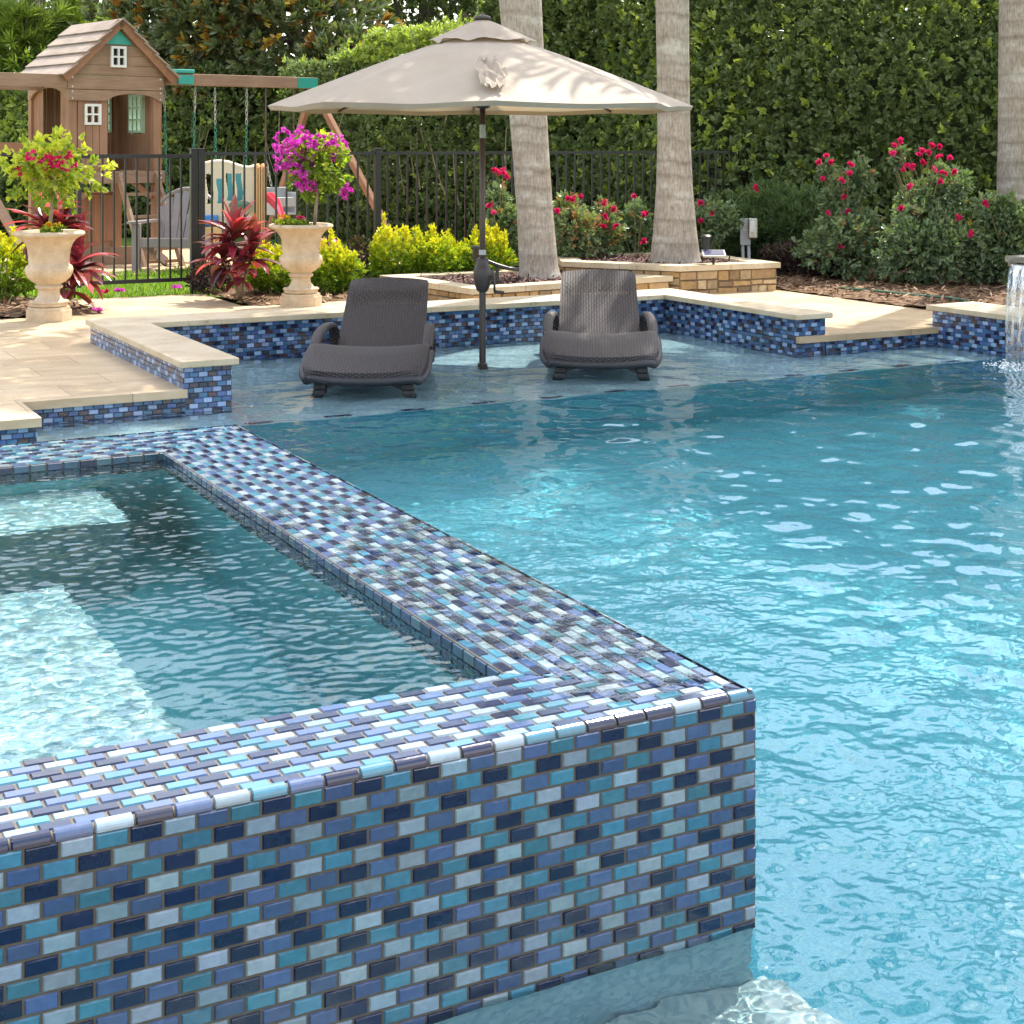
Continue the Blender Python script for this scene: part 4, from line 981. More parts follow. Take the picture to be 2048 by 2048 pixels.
# ---------------------------------------------------------------- hedges
def hedge(label, px0, Y0, px1, Y1, top_fn, thick, seed, nsp, accent, z0=.1, leaf=.095, wid=.046, core_in=.55, mat='hedge', fnoise=.22, bow=0):
    rg = np.random.default_rng(seed); a = np.array(W(px0, Y0)); b = np.array(W(px1, Y1)); L = np.linalg.norm(b-a); e = (b-a)/L; nrm = np.array([e[1], -e[0]])
    if nrm@np.array([FWD.x, FWD.y]) > 0: nrm = -nrm
    t = thing('hedge', label, 'hedge', (*((a+b)/2), 0))
    s = rg.random(nsp); px = px0+(px1-px0)*s; tp = top_fn(px)
    z = z0+(tp-z0)*rg.random(nsp)
    ph = rg.uniform(0, 6.28, (8, 2)); fr = rg.uniform(.7, 3.6, (8, 2))
    bow_ = lambda q: bow*np.interp(q, [0, .22, .40, .6, .8, 1], [0, .1, .95, .9, .6, .3])
    bump = bow_(s) + sum(np.sin(s*L*fr[i, 0]+ph[i, 0])*np.sin(z*fr[i, 1]+ph[i, 1]) for i in range(8))*fnoise/2.6
    depth = -rg.random(nsp)**2.0*.30 + bump
    # sprigs on the top surface
    nt_ = nsp//5; is_top = np.arange(nsp) < nt_
    z = np.where(is_top, tp+rg.normal(0, .08, nsp)-.05, z); depth = np.where(is_top, -rg.random(nsp)*thick, depth)
    deep = rg.random(nsp) < .25; depth = np.where(deep, -rg.random(nsp)*(thick-.1), depth)
    xy = a+e*(s*L)[:, None]+nrm*depth[:, None]
    P = np.concatenate([xy, z[:, None]], 1)
    A = np.concatenate([np.tile(nrm, (nsp, 1)), np.full((nsp, 1), .45)], 1)+rand_dirs(nsp, rg)*.75
    A[is_top] = [0, 0, 1.0]; A[is_top] += rand_dirs(nt_, rg)*.6; A = unit(A)
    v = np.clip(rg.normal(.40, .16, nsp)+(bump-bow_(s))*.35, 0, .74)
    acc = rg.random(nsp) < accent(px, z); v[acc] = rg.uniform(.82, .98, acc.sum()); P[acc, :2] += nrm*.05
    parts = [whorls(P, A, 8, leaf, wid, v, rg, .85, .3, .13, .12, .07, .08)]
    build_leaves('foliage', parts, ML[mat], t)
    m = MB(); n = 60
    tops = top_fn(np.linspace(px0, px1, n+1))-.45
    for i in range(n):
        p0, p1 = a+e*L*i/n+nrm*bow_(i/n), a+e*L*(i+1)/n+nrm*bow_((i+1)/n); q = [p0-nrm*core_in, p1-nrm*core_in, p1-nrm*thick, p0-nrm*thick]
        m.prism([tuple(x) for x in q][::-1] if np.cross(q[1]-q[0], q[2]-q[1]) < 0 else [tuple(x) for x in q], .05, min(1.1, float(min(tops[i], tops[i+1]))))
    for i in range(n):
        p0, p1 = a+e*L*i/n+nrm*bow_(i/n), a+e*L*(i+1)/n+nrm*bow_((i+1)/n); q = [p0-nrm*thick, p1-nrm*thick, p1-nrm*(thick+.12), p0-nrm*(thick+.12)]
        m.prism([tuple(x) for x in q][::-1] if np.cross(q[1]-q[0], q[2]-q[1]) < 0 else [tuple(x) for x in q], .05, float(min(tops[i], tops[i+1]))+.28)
    m.build('light_block_core', M['core'], t, True)  # solid dark slabs added to stop light and sky leaking through the leaves
    tw = MB()
    for i in range(14):
        s0 = rg.random(); p = a+e*L*s0-nrm*.02; zz = rg.uniform(.5, max(.6, float(top_fn(np.array([px0+(px1-px0)*s0]))[0])-1.1)); d = rg.uniform(-.15, .15)
        tw.tube([(p[0], p[1], zz), (p[0]+e[0]*d+nrm[0]*.12, p[1]+e[1]*d+nrm[1]*.12, zz+.35), (p[0]+e[0]*d*2+nrm[0]*.1, p[1]+e[1]*d*2+nrm[1]*.1, zz+.75)], [.012, .008, .004], 5)
    tw.split('bare_twig', M['tan_twig'], t, True)
    return t
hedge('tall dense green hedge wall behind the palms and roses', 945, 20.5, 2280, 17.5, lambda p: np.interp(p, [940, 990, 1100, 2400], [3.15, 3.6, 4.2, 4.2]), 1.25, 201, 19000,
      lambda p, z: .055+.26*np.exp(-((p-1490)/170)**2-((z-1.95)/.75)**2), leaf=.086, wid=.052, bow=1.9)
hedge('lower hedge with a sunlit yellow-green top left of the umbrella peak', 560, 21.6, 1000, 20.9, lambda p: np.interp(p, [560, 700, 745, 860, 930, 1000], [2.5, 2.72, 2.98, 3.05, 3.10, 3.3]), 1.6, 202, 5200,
      lambda p, z: np.where(z > 2.62, .75, .03), leaf=.075, wid=.036)  # sunlit top put into leaf colour: most upper sprigs get bright leaves
hedge('dark green hedge behind the wooden playhouse', -160, 23.6, 640, 23.0, lambda p: np.interp(p, [-160, 100, 400, 640], [2.3, 2.45, 2.6, 2.75]), 1.4, 203, 5600,
      lambda p, z: .08+.45*np.exp(-((p-10)/110)**2-((z-1.9)/.6)**2), leaf=.10, wid=.045)

# ---------------------------------------------------------------- trees
def tree(name, label, px, Y, height, crown, mat, seed, nsp, k, leaf, wid, spread, cat='tree', vm=.4, vs=.18, tr=.16, up=.3, core=0, lump=.32, shell=.6, accent=None, group=None, droop=.12):
    """crown: list of (px, z, r_xy, r_z, share, dY)"""
    rg = np.random.default_rng(seed); x, y = W(px, Y); t = thing(name, label, cat, (x, y, .05), 0, group); parts = []; br = []; top = (x, y, height)
    for (cx, cz, rx, rz, sh, dy) in crown:
        q = W(cx, Y+dy); n = int(nsp*sh); P, D = blob_pts(n, (q[0], q[1], cz), (rx, rx, rz), rg, lump, shell, 2.8)
        v = np.clip(rg.normal(vm, vs, n), 0, .76 if accent else 1)
        if accent is not None: a = rg.random(n) < accent; v[a] = rg.uniform(.84, 1, a.sum())
        parts.append(whorls(P, unit(D+[0, 0, up]), k, leaf, wid, v, rg, spread, .3, .1, droop, .05, .06))
        base = (x+(q[0]-x)*.1, y+(q[1]-y)*.1, max(.6, cz*.45)); br.append(([base, ((base[0]+q[0])/2, (base[1]+q[1])/2, (base[2]+cz)/2+.2), (q[0], q[1], cz)], [tr*.5, tr*.35, tr*.18]))
        for i in range(12):
            e = P[rg.integers(0, n)]; br.append(([(q[0], q[1], cz-rz*.2), ((q[0]+e[0])/2, (q[1]+e[1])/2, (cz+e[2])/2), tuple(e)], [tr*.16, tr*.1, .008]))
    limbs('trunk', ([(x, y, 0), (x+.05, y, height*.3), (x, y, height*.62)], [tr, tr*.85, tr*.5]), br, M['bark'], t)
    build_leaves('crown', parts, ML[mat], t)
    return t
tree('magnolia_tree', 'magnolia with glossy dark leaves and rusty undersides right of the playhouse roof', 500, 24.6, 6.5,
     [(330, 3.1, 1.25, 1.2, .15, .5), (455, 3.3, 1.45, 1.45, .24, -.5), (600, 3.2, 1.35, 1.2, .20, -.8), (690, 2.65, .85, .55, .09, -1.6), (560, 4.6, 1.7, 1.1, .14, .3), (360, 4.4, 1.4, 1.0, .10, .4), (470, 2.1, 1.6, .6, .08, .2)],
     'magnolia', 211, 3700, 10, .165, .058, .75, 'magnolia', .4, .18, .18, accent=.17, shell=.5)
tree('pine_tree', 'feathery light green pine at the top left corner', 70, 26.5, 7, [(45, 3.05, .85, .95, .42, 0), (160, 3.3, .6, .75, .28, .5), (-60, 3.5, 1.0, 1.2, .15, .3), (90, 4.9, 1.2, .6, .15, .6)],
     'pine', 212, 620, 26, .26, .013, .62, 'pine', .5, .2, .15, up=.2, shell=.8, droop=.3)
tree('oak_tree', 'airy small-leaved tree behind the playhouse roof with sky showing through', 240, 31, 8, [(130, 4.1, 1.3, .9, .2, 0), (260, 4.3, 1.6, 1.2, .28, .5), (360, 3.6, 1.2, 1.0, .2, .8), (30, 4.4, 1.4, 1.0, .16, 1), (200, 3.0, 1.6, .8, .16, 1.4), (300, 5.6, 2.2, 1.2, .2, 1)],
     'oak', 213, 2100, 9, .085, .036, 1.0, 'tree', .45, .2, .2, shell=.85)
tree('oak_tree', 'dark tree crown showing above the lower hedge beside the palm', 850, 27, 8, [(780, 4.3, 1.6, 1.2, .35, 0), (920, 4.4, 1.6, 1.3, .4, .4), (1040, 4.9, 1.6, 1.4, .3, .4)],
     'oak', 214, 2400, 9, .10, .04, .95, 'tree', .25, .15, .2, shell=.6)
tree('oak_tree', 'far leafy tree closing the view behind the pine', -60, 36, 9, [(-60, 2.9, 2.0, 1.0, .35, 0), (120, 2.2, 2.0, .9, .3, .5), (-200, 4, 2.5, 2, .2, 1), (300, 2.3, 2.2, 1.0, .15, 2)],
     'oak', 215, 1500, 9, .12, .05, .95, 'tree', .55, .2, .2, shell=.7)
for i, (px, lab) in enumerate(((120, 'tall leafy tree far behind the playhouse, its crown above the photo'), (520, 'tall leafy tree far behind the swing beam, its crown above the photo'), (930, 'tall leafy tree far behind the umbrella, its crown above the photo'))):
    tree('oak_tree', lab, px, 40, 13, [(px-170, 9.3, 3.8, 4.2, .35, 0), (px+40, 9.8, 4.2, 4.6, .40, .4), (px+190, 9.0, 3.6, 4.0, .25, -.4)], 'oak', 220+i, 2600, 9, .28, .12, .95, 'tree', .35, .2, .25, shell=.6)
# big trees standing beyond the hedge, seen in the water's reflections
tree('oak_tree', 'tall tree beyond the tall hedge reflected in the pool', 1500, 36, 13, [(1350, 8.4, 3.5, 2.8, .4, 0), (1700, 8.9, 3.8, 3.0, .4, .5), (1950, 8.2, 3.2, 2.7, .3, .3)], 'oak', 216, 2400, 9, .20, .085, .95, 'tree', .4, .2, .22, shell=.7)

# ---------------------------------------------------------------- wicker loungers
def lounger(label, loc, rz):
    t = thing('sun_lounger', label, 'sun lounger', loc, rz, 'wicker loungers on the shallow ledge')
    ts = np.linspace(0, 1.16, 30); ss = np.linspace(-1, 1, 25)
    def zt(u): return float(np.interp(u, [0, .05, .14, .28, .44, .62, .85, 1.16], [.285, .303, .328, .372, .402, .375, .300, .262]))
    def hw(u): return .372*min(1, (.50+.5*min(1, u/.12)**.6)) if u < .12 else (.372 if u < .6 else .372-.05*smooth(u, .6, .95))
    # smooth the profile
    zz = np.array([zt(u) for u in ts]); 
    for _ in range(2): zz[1:-1] = (zz[:-2]+2*zz[1:-1]+zz[2:])/4
    m = MB(); nt_, ns = len(ts), len(ss); top, bot = [], []
    for i, u in enumerate(ts):
        for s in ss:
            yy = u + .075*abs(s)**2.6*max(0, 1-u/.35)
            h = .372*(1-.10*max(0, 1-u/.16)**2) - .045*float(smooth(np.array(u), .55, .95))
            crown = -.030*(1-s*s)*math.exp(-((u-.45)/.17)**2) - .012*(1-s*s)
            edge = -.018*max(0, (abs(s)-.85)/.15)**2
            top.append((s*h, yy, zz[i]+crown+edge))
    v = top + [(x, y, z-.045) for x, y, z in top]; n = nt_*ns; f = []
    for i in range(nt_-1):
        for j in range(ns-1):
            a = i*ns+j; f.append((a, a+1, a+ns+1, a+ns)); f.append((n+a, n+a+ns, n+a+ns+1, n+a+1))
    for j in range(ns-1): f.append((j+1, j, n+j, n+j+1)); a = (nt_-1)*ns+j; f.append((a, a+1, n+a+1, n+a))
    for i in range(nt_-1):
        a = i*ns; f.append((a, a+ns, n+a+ns, n+a)); a = i*ns+ns-1; f.append((a+ns, a, n+a, n+a+ns))
    m.add(v, f); m.build('seat', M['wicker'], t, smooth=True, angle=50)
    r = MB(); per = [Vector(top[i*ns]) for i in range(nt_-1, -1, -1)] + [Vector(top[j]) for j in range(ns)] + [Vector(top[i*ns+ns-1]) for i in range(nt_)]
    r.tube([p+Vector((0, .006, -.052)) for p in per], .026, 8); r.build('rim', M['dark_wicker'], t, smooth=True)
    # backrest: gently bowed panel
    b = MB(); rows, colsn = 14, 15; y0, z0, y1, z1 = 1.03, .235, 1.66, .672; fv, bv = [], []
    for i in range(rows+1):
        q = i/rows; w_ = .292-.020*q; 
        for j in range(colsn+1):
            s = -1+2*j/colsn; yy = y0+(y1-y0)*q + .02*math.sin(q*math.pi) - .022*s*s*-1*0; zz_ = z0+(z1-z0)*q + (.018*(1-s*s) if i == rows else 0)
            yy += .018*(1-s*s); curl = .030*max(0, (q-.9)/.1)**2
            fv.append((s*w_*(1-.03*max(0, (q-.93)/.07)), yy+curl, zz_)); bv.append((s*w_, yy+curl+.03, zz_-.022))
    vs = fv+bv; n = len(fv); c1 = colsn+1; fs = []
    for i in range(rows):
        for j in range(colsn):
            a = i*c1+j; fs += [(a, a+1, a+c1+1, a+c1), (n+a, n+a+c1, n+a+c1+1, n+a+1)]
    for j in range(colsn): a = rows*c1+j; fs.append((a, a+1, n+a+1, n+a))
    for i in range(rows):
        a = i*c1; fs.append((a, a+c1, n+a+c1, n+a)); a = i*c1+colsn; fs.append((a+c1, a, n+a, n+a+c1))
    b.add(vs, fs); b.build('backrest', M['wicker_open'], t, smooth=True, angle=50)
    for sx in (-1, 1):
        a = MB(); path = [(.352, .50, .360), (.352, .58, .392), (.350, .70, .425), (.343, .84, .442), (.335, .98, .442), (.325, 1.10, .430), (.318, 1.18, .39), (.318, 1.22, .30), (.318, 1.23, .20)]
        path = [Vector((sx*x, y, z)) for x, y, z in path]; vv, ff = [], []
        for i, p in enumerate(path):
            tn = (path[min(i+1, len(path)-1)]-path[max(i-1, 0)]).normalized(); sd_ = Vector((1, 0, 0)); nn = tn.cross(sd_)*-1; wdt = .034 if 0 < i else .03
            vv += [p-sd_*wdt, p-sd_*wdt*.6+nn*.012, p+sd_*wdt*.6+nn*.012, p+sd_*wdt, p+sd_*wdt-nn*.016, p-sd_*wdt-nn*.016]
        for i in range(len(path)-1):
            for j in range(6): ff.append((i*6+j, i*6+(j+1) % 6, (i+1)*6+(j+1) % 6, (i+1)*6+j))
        a.add(vv, ff); a.build('armrest', M['wicker'], t, smooth=True, angle=60)
    for sx in (-1, 1):
        for y in (.16, 1.28):
            l = MB()
            for q in range(7): l.obox((sx*(.262+.004*(4-q)), y, .022+q*.038), Vector((1, 0, 0)), Vector((0, 1, 0)), Vector((0, 0, 1)), (.075-.003*abs(q-3), .085, .036), .006)
            l.build('leg', M['dark_wicker'], t)
    ap = MB(); k = 12
    for i in range(k):
        x0, x1 = -.225+.45*i/k, -.225+.45*(i+1)/k; za = lambda x: .150+.055*(1-(x/.225)**2)
        ap.add([(x0, .15, za(x0)), (x1, .15, za(x1)), (x1, .15, .265), (x0, .15, .265), (x0, .17, za(x0)), (x1, .17, za(x1)), (x1, .17, .265), (x0, .17, .265)], [(0, 1, 2, 3), (5, 4, 7, 6), (0, 4, 5, 1), (3, 2, 6, 7)])
    ap.build('apron', M['dark_wicker'], t)
    sr = MB()
    for sx in (-1, 1): sr.box((sx*.27-.02, .12, .222), (sx*.27+.02, 1.62, .25), .006); sr.beam((sx*.24, 1.58, .235), (sx*.24, 1.62, .60), .03, .02)
    sr.split('frame_rail', M['dark_wicker'], t)
    for o in t.children:
        CAUSTIC_RECEIVERS.append(o)
    return t
M['dark_wicker'] = flat('dark_resin', (.022, .021, .024), .5, .25, 40, bump=.3, bscale=120)
# front centre of the legs in plan
p = W(1198, 10.03); a_ = -YAW + R(-1.5)
def place_l(px, Y, rz): x, y = W(px, Y); return (x+math.sin(rz)*.16, y-math.cos(rz)*.16, LEDGE_Z)
lounger('dark brown wicker lounger right of the umbrella pole', place_l(1200, 9.98, -YAW), -YAW-R(2.5))
lounger('dark brown wicker lounger left of the umbrella pole turned slightly inward', place_l(727, 9.3, -YAW), -YAW-R(1.2))

# ---------------------------------------------------------------- umbrella
ux, uy = W(965, 10.45)
t = thing('market_umbrella', 'cream canvas market umbrella with brown pole standing in the shallow ledge', 'umbrella', (ux, uy, LEDGE_Z)); um = t
base = LEDGE_Z; zr, za, Rr = 1.745-base, 2.30-base, 1.435
pole = MB(); pole.tube([(0, 0, .55), (0, 0, 1.1), (.0, 0, 2.1)], .0195, 16); pole.build('upper_pole', M['bronze'], t, smooth=True)
pole = MB(); pole.tube([(0, 0, .0), (0, 0, .72)], .0225, 16); pole.lathe([(.0225, .0), (.033, .0), (.033, .145), (.0225, .15)], 16); pole.build('lower_pole', M['dkbronze'], t, smooth=True, angle=40)
hb = MB(); hb.lathe([(.02, .62), (.038, .635), (.052, .67), (.061, .715), (.062, .76), (.054, .795), (.042, .81), (.04, .85), (.02, .86)], 20); hb.obox((.055, -.0, .735), X, Yv, Z, (.05, .05, .07), .008); hb.build('crank_housing', M['dkbronze'], t, smooth=True, angle=40)
ck = MB(); d = RIGHT*.9-FWD*.4; ck.tube([(0, 0, .735), d*.085+Vector((0, 0, .735)), d*.09+Vector((0, 0, .69)), d*.09+Vector((0, 0, .63))], .008, 8); ck.tube([d*.09+Vector((0, 0, .63)), d*.16+Vector((0, 0, .625))], .012, 8); ck.build('crank_handle', M['dkbronze'], t, smooth=True)
lb = MB(); lb.lathe([(.0205, 1.66), (.0205, 1.75)], 16); lb.lathe([(.0245, .875), (.0245, .91)], 16); lb.split('label_band', M['lgrey_pl'], t, smooth=True)
A0 = math.atan2(-FWD.y, -FWD.x)+R(4)
dirs = [Vector((math.cos(A0+k*math.pi/4), math.sin(A0+k*math.pi/4), 0)) for k in range(8)]
def canopy(r0, r1, z0, z1, belly, scallop, wr, seed, nr=16, na=14, valance=.0):
    rg = random.Random(seed); v, f = [], []; n8 = 8*na
    ph = [rg.uniform(0, 6.28) for _ in range(8)]
    for i in range(nr+1):
        q = i/nr
        for k in range(8):
            for j in range(na):
                s = j/na; d = dirs[k].lerp(dirs[(k+1) % 8], s)
                r = r0+(r1-r0)*q; z = z0+(z1-z0)*(q**1.08)
                m_ = math.sin(math.pi*s); 
                z -= belly*m_*math.sin(math.pi*min(1, q*.62+.2))*q; r *= 1-scallop*m_*q*q
                z += wr*m_*math.sin(9*s+ph[k]+q*4)*q*math.sin(q*5+ph[k])
                z += .006*m_*q**3*0
                p = d*r; v.append((p.x, p.y, z))
    for i in range(nr):
        for a in range(n8): f.append((i*n8+a, (i+1)*n8+a, (i+1)*n8+(a+1) % n8, i*n8+(a+1) % n8))
    b = len(v)
    if valance:
        for a in range(n8): x, y, z = v[nr*n8+a]; v.append((x*.985, y*.985, z-valance))
        for a in range(n8): f.append((nr*n8+a, b+a, b+(a+1) % n8, nr*n8+(a+1) % n8))
    return v, f
v, f = canopy(.20, Rr, za-.10, zr, .022, .022, .006, 3, valance=.030)
m = MB(); m.add(v, f); m.build('canopy', M['canvas'], t, smooth=True, angle=55)
v, f = canopy(.02, .365, za+.03, za-.115, .02, .05, .016, 4, 8, 10); m = MB(); m.add(v, f); m.build('vent_cap', M['canvas'], t, smooth=True, angle=70)
fn = MB(); fn.lathe([(.0, za+.072), (.008, za+.07), (.012, za+.06), (.022, za+.056), (.054, za+.048), (.06, za+.038), (.056, za+.025), (.0, za+.02)], 20); fn.build('finial', M['dkbronze'], t, smooth=True)
for k in range(8):
    rb = MB(); p0 = Vector((0, 0, za-.07)); p1 = dirs[k]*(Rr*.985)+Vector((0, 0, zr-.016)); rb.beam(p0.lerp(p1, .02)-Vector((0, 0, .035)), p1, .018, .014); rb.build('rib', M['bronze'], t)
    st = MB(); st.beam(Vector((0, 0, zr+.02)), p0.lerp(p1, .5)-Vector((0, 0, .02)), .014, .012); st.build('strut', M['bronze'], t)
hub = MB(); hub.lathe([(.02, zr-.02), (.05, zr-.01), (.05, zr+.04), (.02, zr+.05)], 16); hub.build('runner_hub', M['dkbronze'], t, smooth=True)
# crumpled tie strap on the front rib
k_ = MB(); rgk = random.Random(8); fr = dirs[0]; sd_ = Vector((-fr.y, fr.x, 0))
def onrib(q, s, o): r = .20+(Rr-.20)*q; return fr*r+sd_*s+Vector((0, 0, za-.10+(zr-za+.10)*(q**1.08)+o))
vv = []; ff = []; nx, ny = 7, 12
for i in range(ny+1):
    for j in range(nx+1):
        q = .52+.40*i/ny; s = (-.075+.15*j/nx)*(.45+.75*math.sin(math.pi*(.12+.8*i/ny)))
        p = onrib(q, s+rgk.uniform(-.012, .012), .018+rgk.uniform(0, .055)); vv.append(tuple(p))
for i in range(ny):
    for j in range(nx): a = i*(nx+1)+j; ff.append((a, a+1, a+nx+2, a+nx+1))
k_.add(vv, ff); k_.build('tie_strap', M['canvas'], t)

# ---------------------------------------------------------------- water bowl with spillway
t = thing('water_bowl', 'square metal water bowl spilling into the pool at the right edge', 'water bowl', (8.40, 7.48, WALLZ))
bm0 = MB(); h2, hb_, ht = .39, .20, .43
o = [(-h2, -h2), (h2, -h2), (h2, h2), (-h2, h2)]
def ringq(k, z): return [(x*k/h2, y*k/h2, z) for x, y in o]
rings = [ringq(hb_, .0), ringq(h2-.03, ht-.045), ringq(h2, ht-.04), ringq(h2, ht), ringq(h2-.05, ht), ringq(h2-.07, ht-.10)]
vs = [p for r_ in rings for p in r_]; fs = []
for i in range(len(rings)-1):
    for j in range(4): fs.append((i*4+j, i*4+(j+1) % 4, (i+1)*4+(j+1) % 4, (i+1)*4+j))
fs += [(3, 2, 1, 0), tuple((len(rings)-1)*4+j for j in range(4))]
bm0.add(vs, fs); bm0.build('bowl', M['steel'], t)
spt = MB(); spt.box((-h2-.10, -.06, ht-.06), (-h2+.08, .26, ht-.048)); spt.box((-h2-.10, .255, ht-.06), (-h2+.08, .268, ht-.004)); spt.box((-h2-.10, -.068, ht-.06), (-h2+.08, -.055, ht-.004)); spt.build('spout', M['steel'], t)
wl = MB(); wl.add([(-h2+.06, -h2+.06, ht-.03), (h2-.06, -h2+.06, ht-.03), (h2-.06, h2-.06, ht-.03), (-h2+.06, h2-.06, ht-.03)], [(0, 1, 2, 3)])
tw = NT('thin_water'); tw.t.nodes.remove(tw.b); gl = tw.n('BsdfGlossy', {'Color': (1, 1, 1, 1), 'Roughness': .03}); tr_ = tw.n('BsdfTransparent', {'Color': (.86, .93, .95, 1)})
mpw = tw.n('Mapping', {'Vector': tw.n('TexCoord').outputs['Object']}); mpw.inputs['Scale'].default_value = (40, 40, 3)
bmpn = tw.n('Bump', {'Height': tw.noise(mpw.outputs[0], 2.0, 3), 'Strength': .45, 'Distance': .012}); fr_ = tw.n('Fresnel', {'IOR': 1.45, 'Normal': bmpn.outputs[0]}); tw.l(bmpn.outputs[0], gl.inputs['Normal'])
mx_ = tw.n('MixShader', {0: tw.math('MINIMUM', tw.math('ADD', tw.math('MULTIPLY', fr_.outputs[0], .9), .02), 1.0), 1: tr_.outputs[0], 2: gl.outputs[0]}); tw.l(mx_.outputs[0], tw.out.inputs[0]); M['thin_water'] = tw.mat
wl.build('bowl_water', M['thin_water'], t)
# falling sheet
fallv, fallf = [], []; ny, nz = 18, 26; x0, z0 = 8.40-h2-.10, WALLZ+ht-.048; rgf = np.random.default_rng(77); wob = rgf.standard_normal((ny+1, nz+1))
for i in range(nz+1):
    q = i/nz; drop = z0*q*1.0
    for j in range(ny+1):
        s = j/ny; wdt = .28*(1-.35*q**1.2); yc = 7.56
        fallv.append((x0-.11*math.sqrt(q) + wob[j, i]*.002 + .004*math.sin(s*23+q*3), yc-wdt/2+wdt*s, z0-drop))
for i in range(nz):
    for j in range(ny): a = i*(ny+1)+j; fallf.append((a, a+1, a+ny+2, a+ny+1))
wf = MB(); wf.add(fallv, fallf); b0 = len(fallv); wf.add([(x-.006, y, z) for x, y, z in fallv], [tuple(reversed(f_)) for f_ in fallf])
for i in (0, ny): wf.tube([(x, y, z) for x, y, z in fallv[i::ny+1]], [.006+.004*math.sin(k*1.7)**2 for k in range(nz+1)], 6)
tag(wf.build('falling_water', M['thin_water'], smooth=True), 'thin clear sheet of water falling from the bowl into the pool', 'waterfall')
t2 = NT('white_foam'); t2.set(Base_Color=(.85, .88, .88, 1), Roughness=.35); M['foam'] = t2.mat
sp_ = MB(); rgs = random.Random(12); cx, cyy = x0-.11, 7.52
for i in range(230):
    a = rgs.uniform(0, 6.28); rr_ = abs(rgs.gauss(.12, .05)); p = Vector((cx+math.cos(a)*rr_*.8, cyy+math.sin(a)*rr_*1.3, rgs.uniform(-.003, .010)+(.04*rgs.random()**4))); r_ = rgs.uniform(.003, .010)
    sp_.lathe([(0, -r_), (r_*.8, -r_*.5), (r_, 0), (r_*.7, r_*.55), (0, r_*.8)], 6, tuple(p))
tag(sp_.build('splash_foam', M['foam'], smooth=True), 'white splash where the falling water meets the pool', 'splash', kind='stuff')

# ---------------------------------------------------------------- overflow film on the spa corner
film = NT('overflow_film'); film.t.nodes.remove(film.b)
gp = film.wpos(); fb = film.n('Bump', {'Height': film.noise(gp, 22, 4, .6), 'Strength': .16, 'Distance': .02}); gl = film.n('BsdfGlossy', {'Color': (1, 1, 1, 1), 'Roughness': .04}); film.l(fb.outputs[0], gl.inputs['Normal'])
fr_ = film.n('Fresnel', {'IOR': 1.36, 'Normal': fb.outputs[0]}); mx_ = film.n('MixShader', {0: fr_.outputs[0], 1: film.n('BsdfTransparent', {'Color': (.96, .98, .98, 1)}).outputs[0], 2: gl.outputs[0]}); film.l(mx_.outputs[0], film.out.inputs[0])
def filmpatch(name, ua, ub, va, vb, cell, seed, thr, shape):
    nu, nv = int((ub-ua)/cell)+1, int((vb-va)/cell)+1; UU, VV = np.meshgrid(np.linspace(ua, ub, nu), np.linspace(va, vb, nv), indexing='ij')
    q = ripple(nu, nv, cell, .16, .5, 1, seed); h = ripple(nu, nv, cell, .07, .4, .0007, seed+1)
    P = np.stack([UU, VV, SP['top']+.0045+h], -1).reshape(-1, 3); i = np.arange(nu-1)[:, None]*nv+np.arange(nv-1)[None]; F = np.stack([i, i+nv, i+nv+1, i+1], -1).reshape(-1, 4)
    c = P[F].mean(1); qq = q.reshape(-1)[F].mean(1); keep = (qq+shape(c[:, 0], c[:, 1]) > thr); F = F[keep]; us = np.unique(F); mp = np.full(len(P), -1); mp[us] = np.arange(len(us))
    return tag(np_mesh(name, P[us], mp[F], film.mat, smooth=True), kind='structure')
filmpatch('overflow_water', SP['iu1'], SP['u1']-.01, SP['v0']+.06, 4.3, .012, 301, .55, lambda u, v: 1.5*np.exp(-((v-3.45)/.42)**2)+1.9*np.exp(-((v-2.80)/.24)**2-((u-1.66)/.18)**2)-.2)
# ---------------------------------------------------------------- wooden playset
ps_ang = -YAW+R(40); PX, PY = W(139.5, 17.5)
t = thing('wooden_playset', 'weathered cedar play tower with gabled roof, ladder and swing beam', 'playset', (PX, PY, .08), ps_ang); G0 = .08
w_, d_ = 1.13, 1.10; V3 = Vector
def L(z): return z-G0
def prt(m, name, mat, par=t, **k): return (m.split if name in ('climbing_beam', 'climbing_leg', 'lower_rail', 'knee_brace', 'sandbox_board', 'ladder_rail', 'teal_bracket') else m.build)(name, M[mat], par, **k)
for (x, y) in ((.03, .03), (w_-.05, .03), (.03, d_-.03), (w_-.05, d_-.03)):
    m = MB(); m.box((x-.05, y-.045, 0), (x+.05, y+.045, L(2.22)), .006); prt(m, 'post', 'wood_v')
# header boards with the arch over the door
m = MB(); m.box((-.04, -.045, L(2.105)), (w_+.01, -.012, L(2.262)), .004); prt(m, 'header_board', 'wood_h')
m = MB(); n = 24
for i in range(n):
    xa, xb = -.04+(w_+.05)*i/n, -.04+(w_+.05)*(i+1)/n
    def zb(x): s = (x-.76)/.31; return L(1.975)+ (.085*math.sqrt(max(0, 1-s*s)) if abs(s) < 1 else 0)
    m.add([(xa, -.04, zb(xa)), (xb, -.04, zb(xb)), (xb, -.04, L(2.098)), (xa, -.04, L(2.098)), (xa, -.01, zb(xa)), (xb, -.01, zb(xb)), (xb, -.01, L(2.098)), (xa, -.01, L(2.098))], [(0, 1, 2, 3), (5, 4, 7, 6), (0, 4, 5, 1), (3, 2, 6, 7)] + ([(0, 3, 7, 4)] if i == 0 else []) + ([(1, 5, 6, 2)] if i == n-1 else []))
prt(m, 'arched_header', 'wood_h')
bo = MB()
for x in (.01, w_-.035):
    for z in (2.13, 2.235, 2.0, 2.075):
        bo.tube([(x, -.04, L(z)), (x, -.052, L(z))], .011, 8)
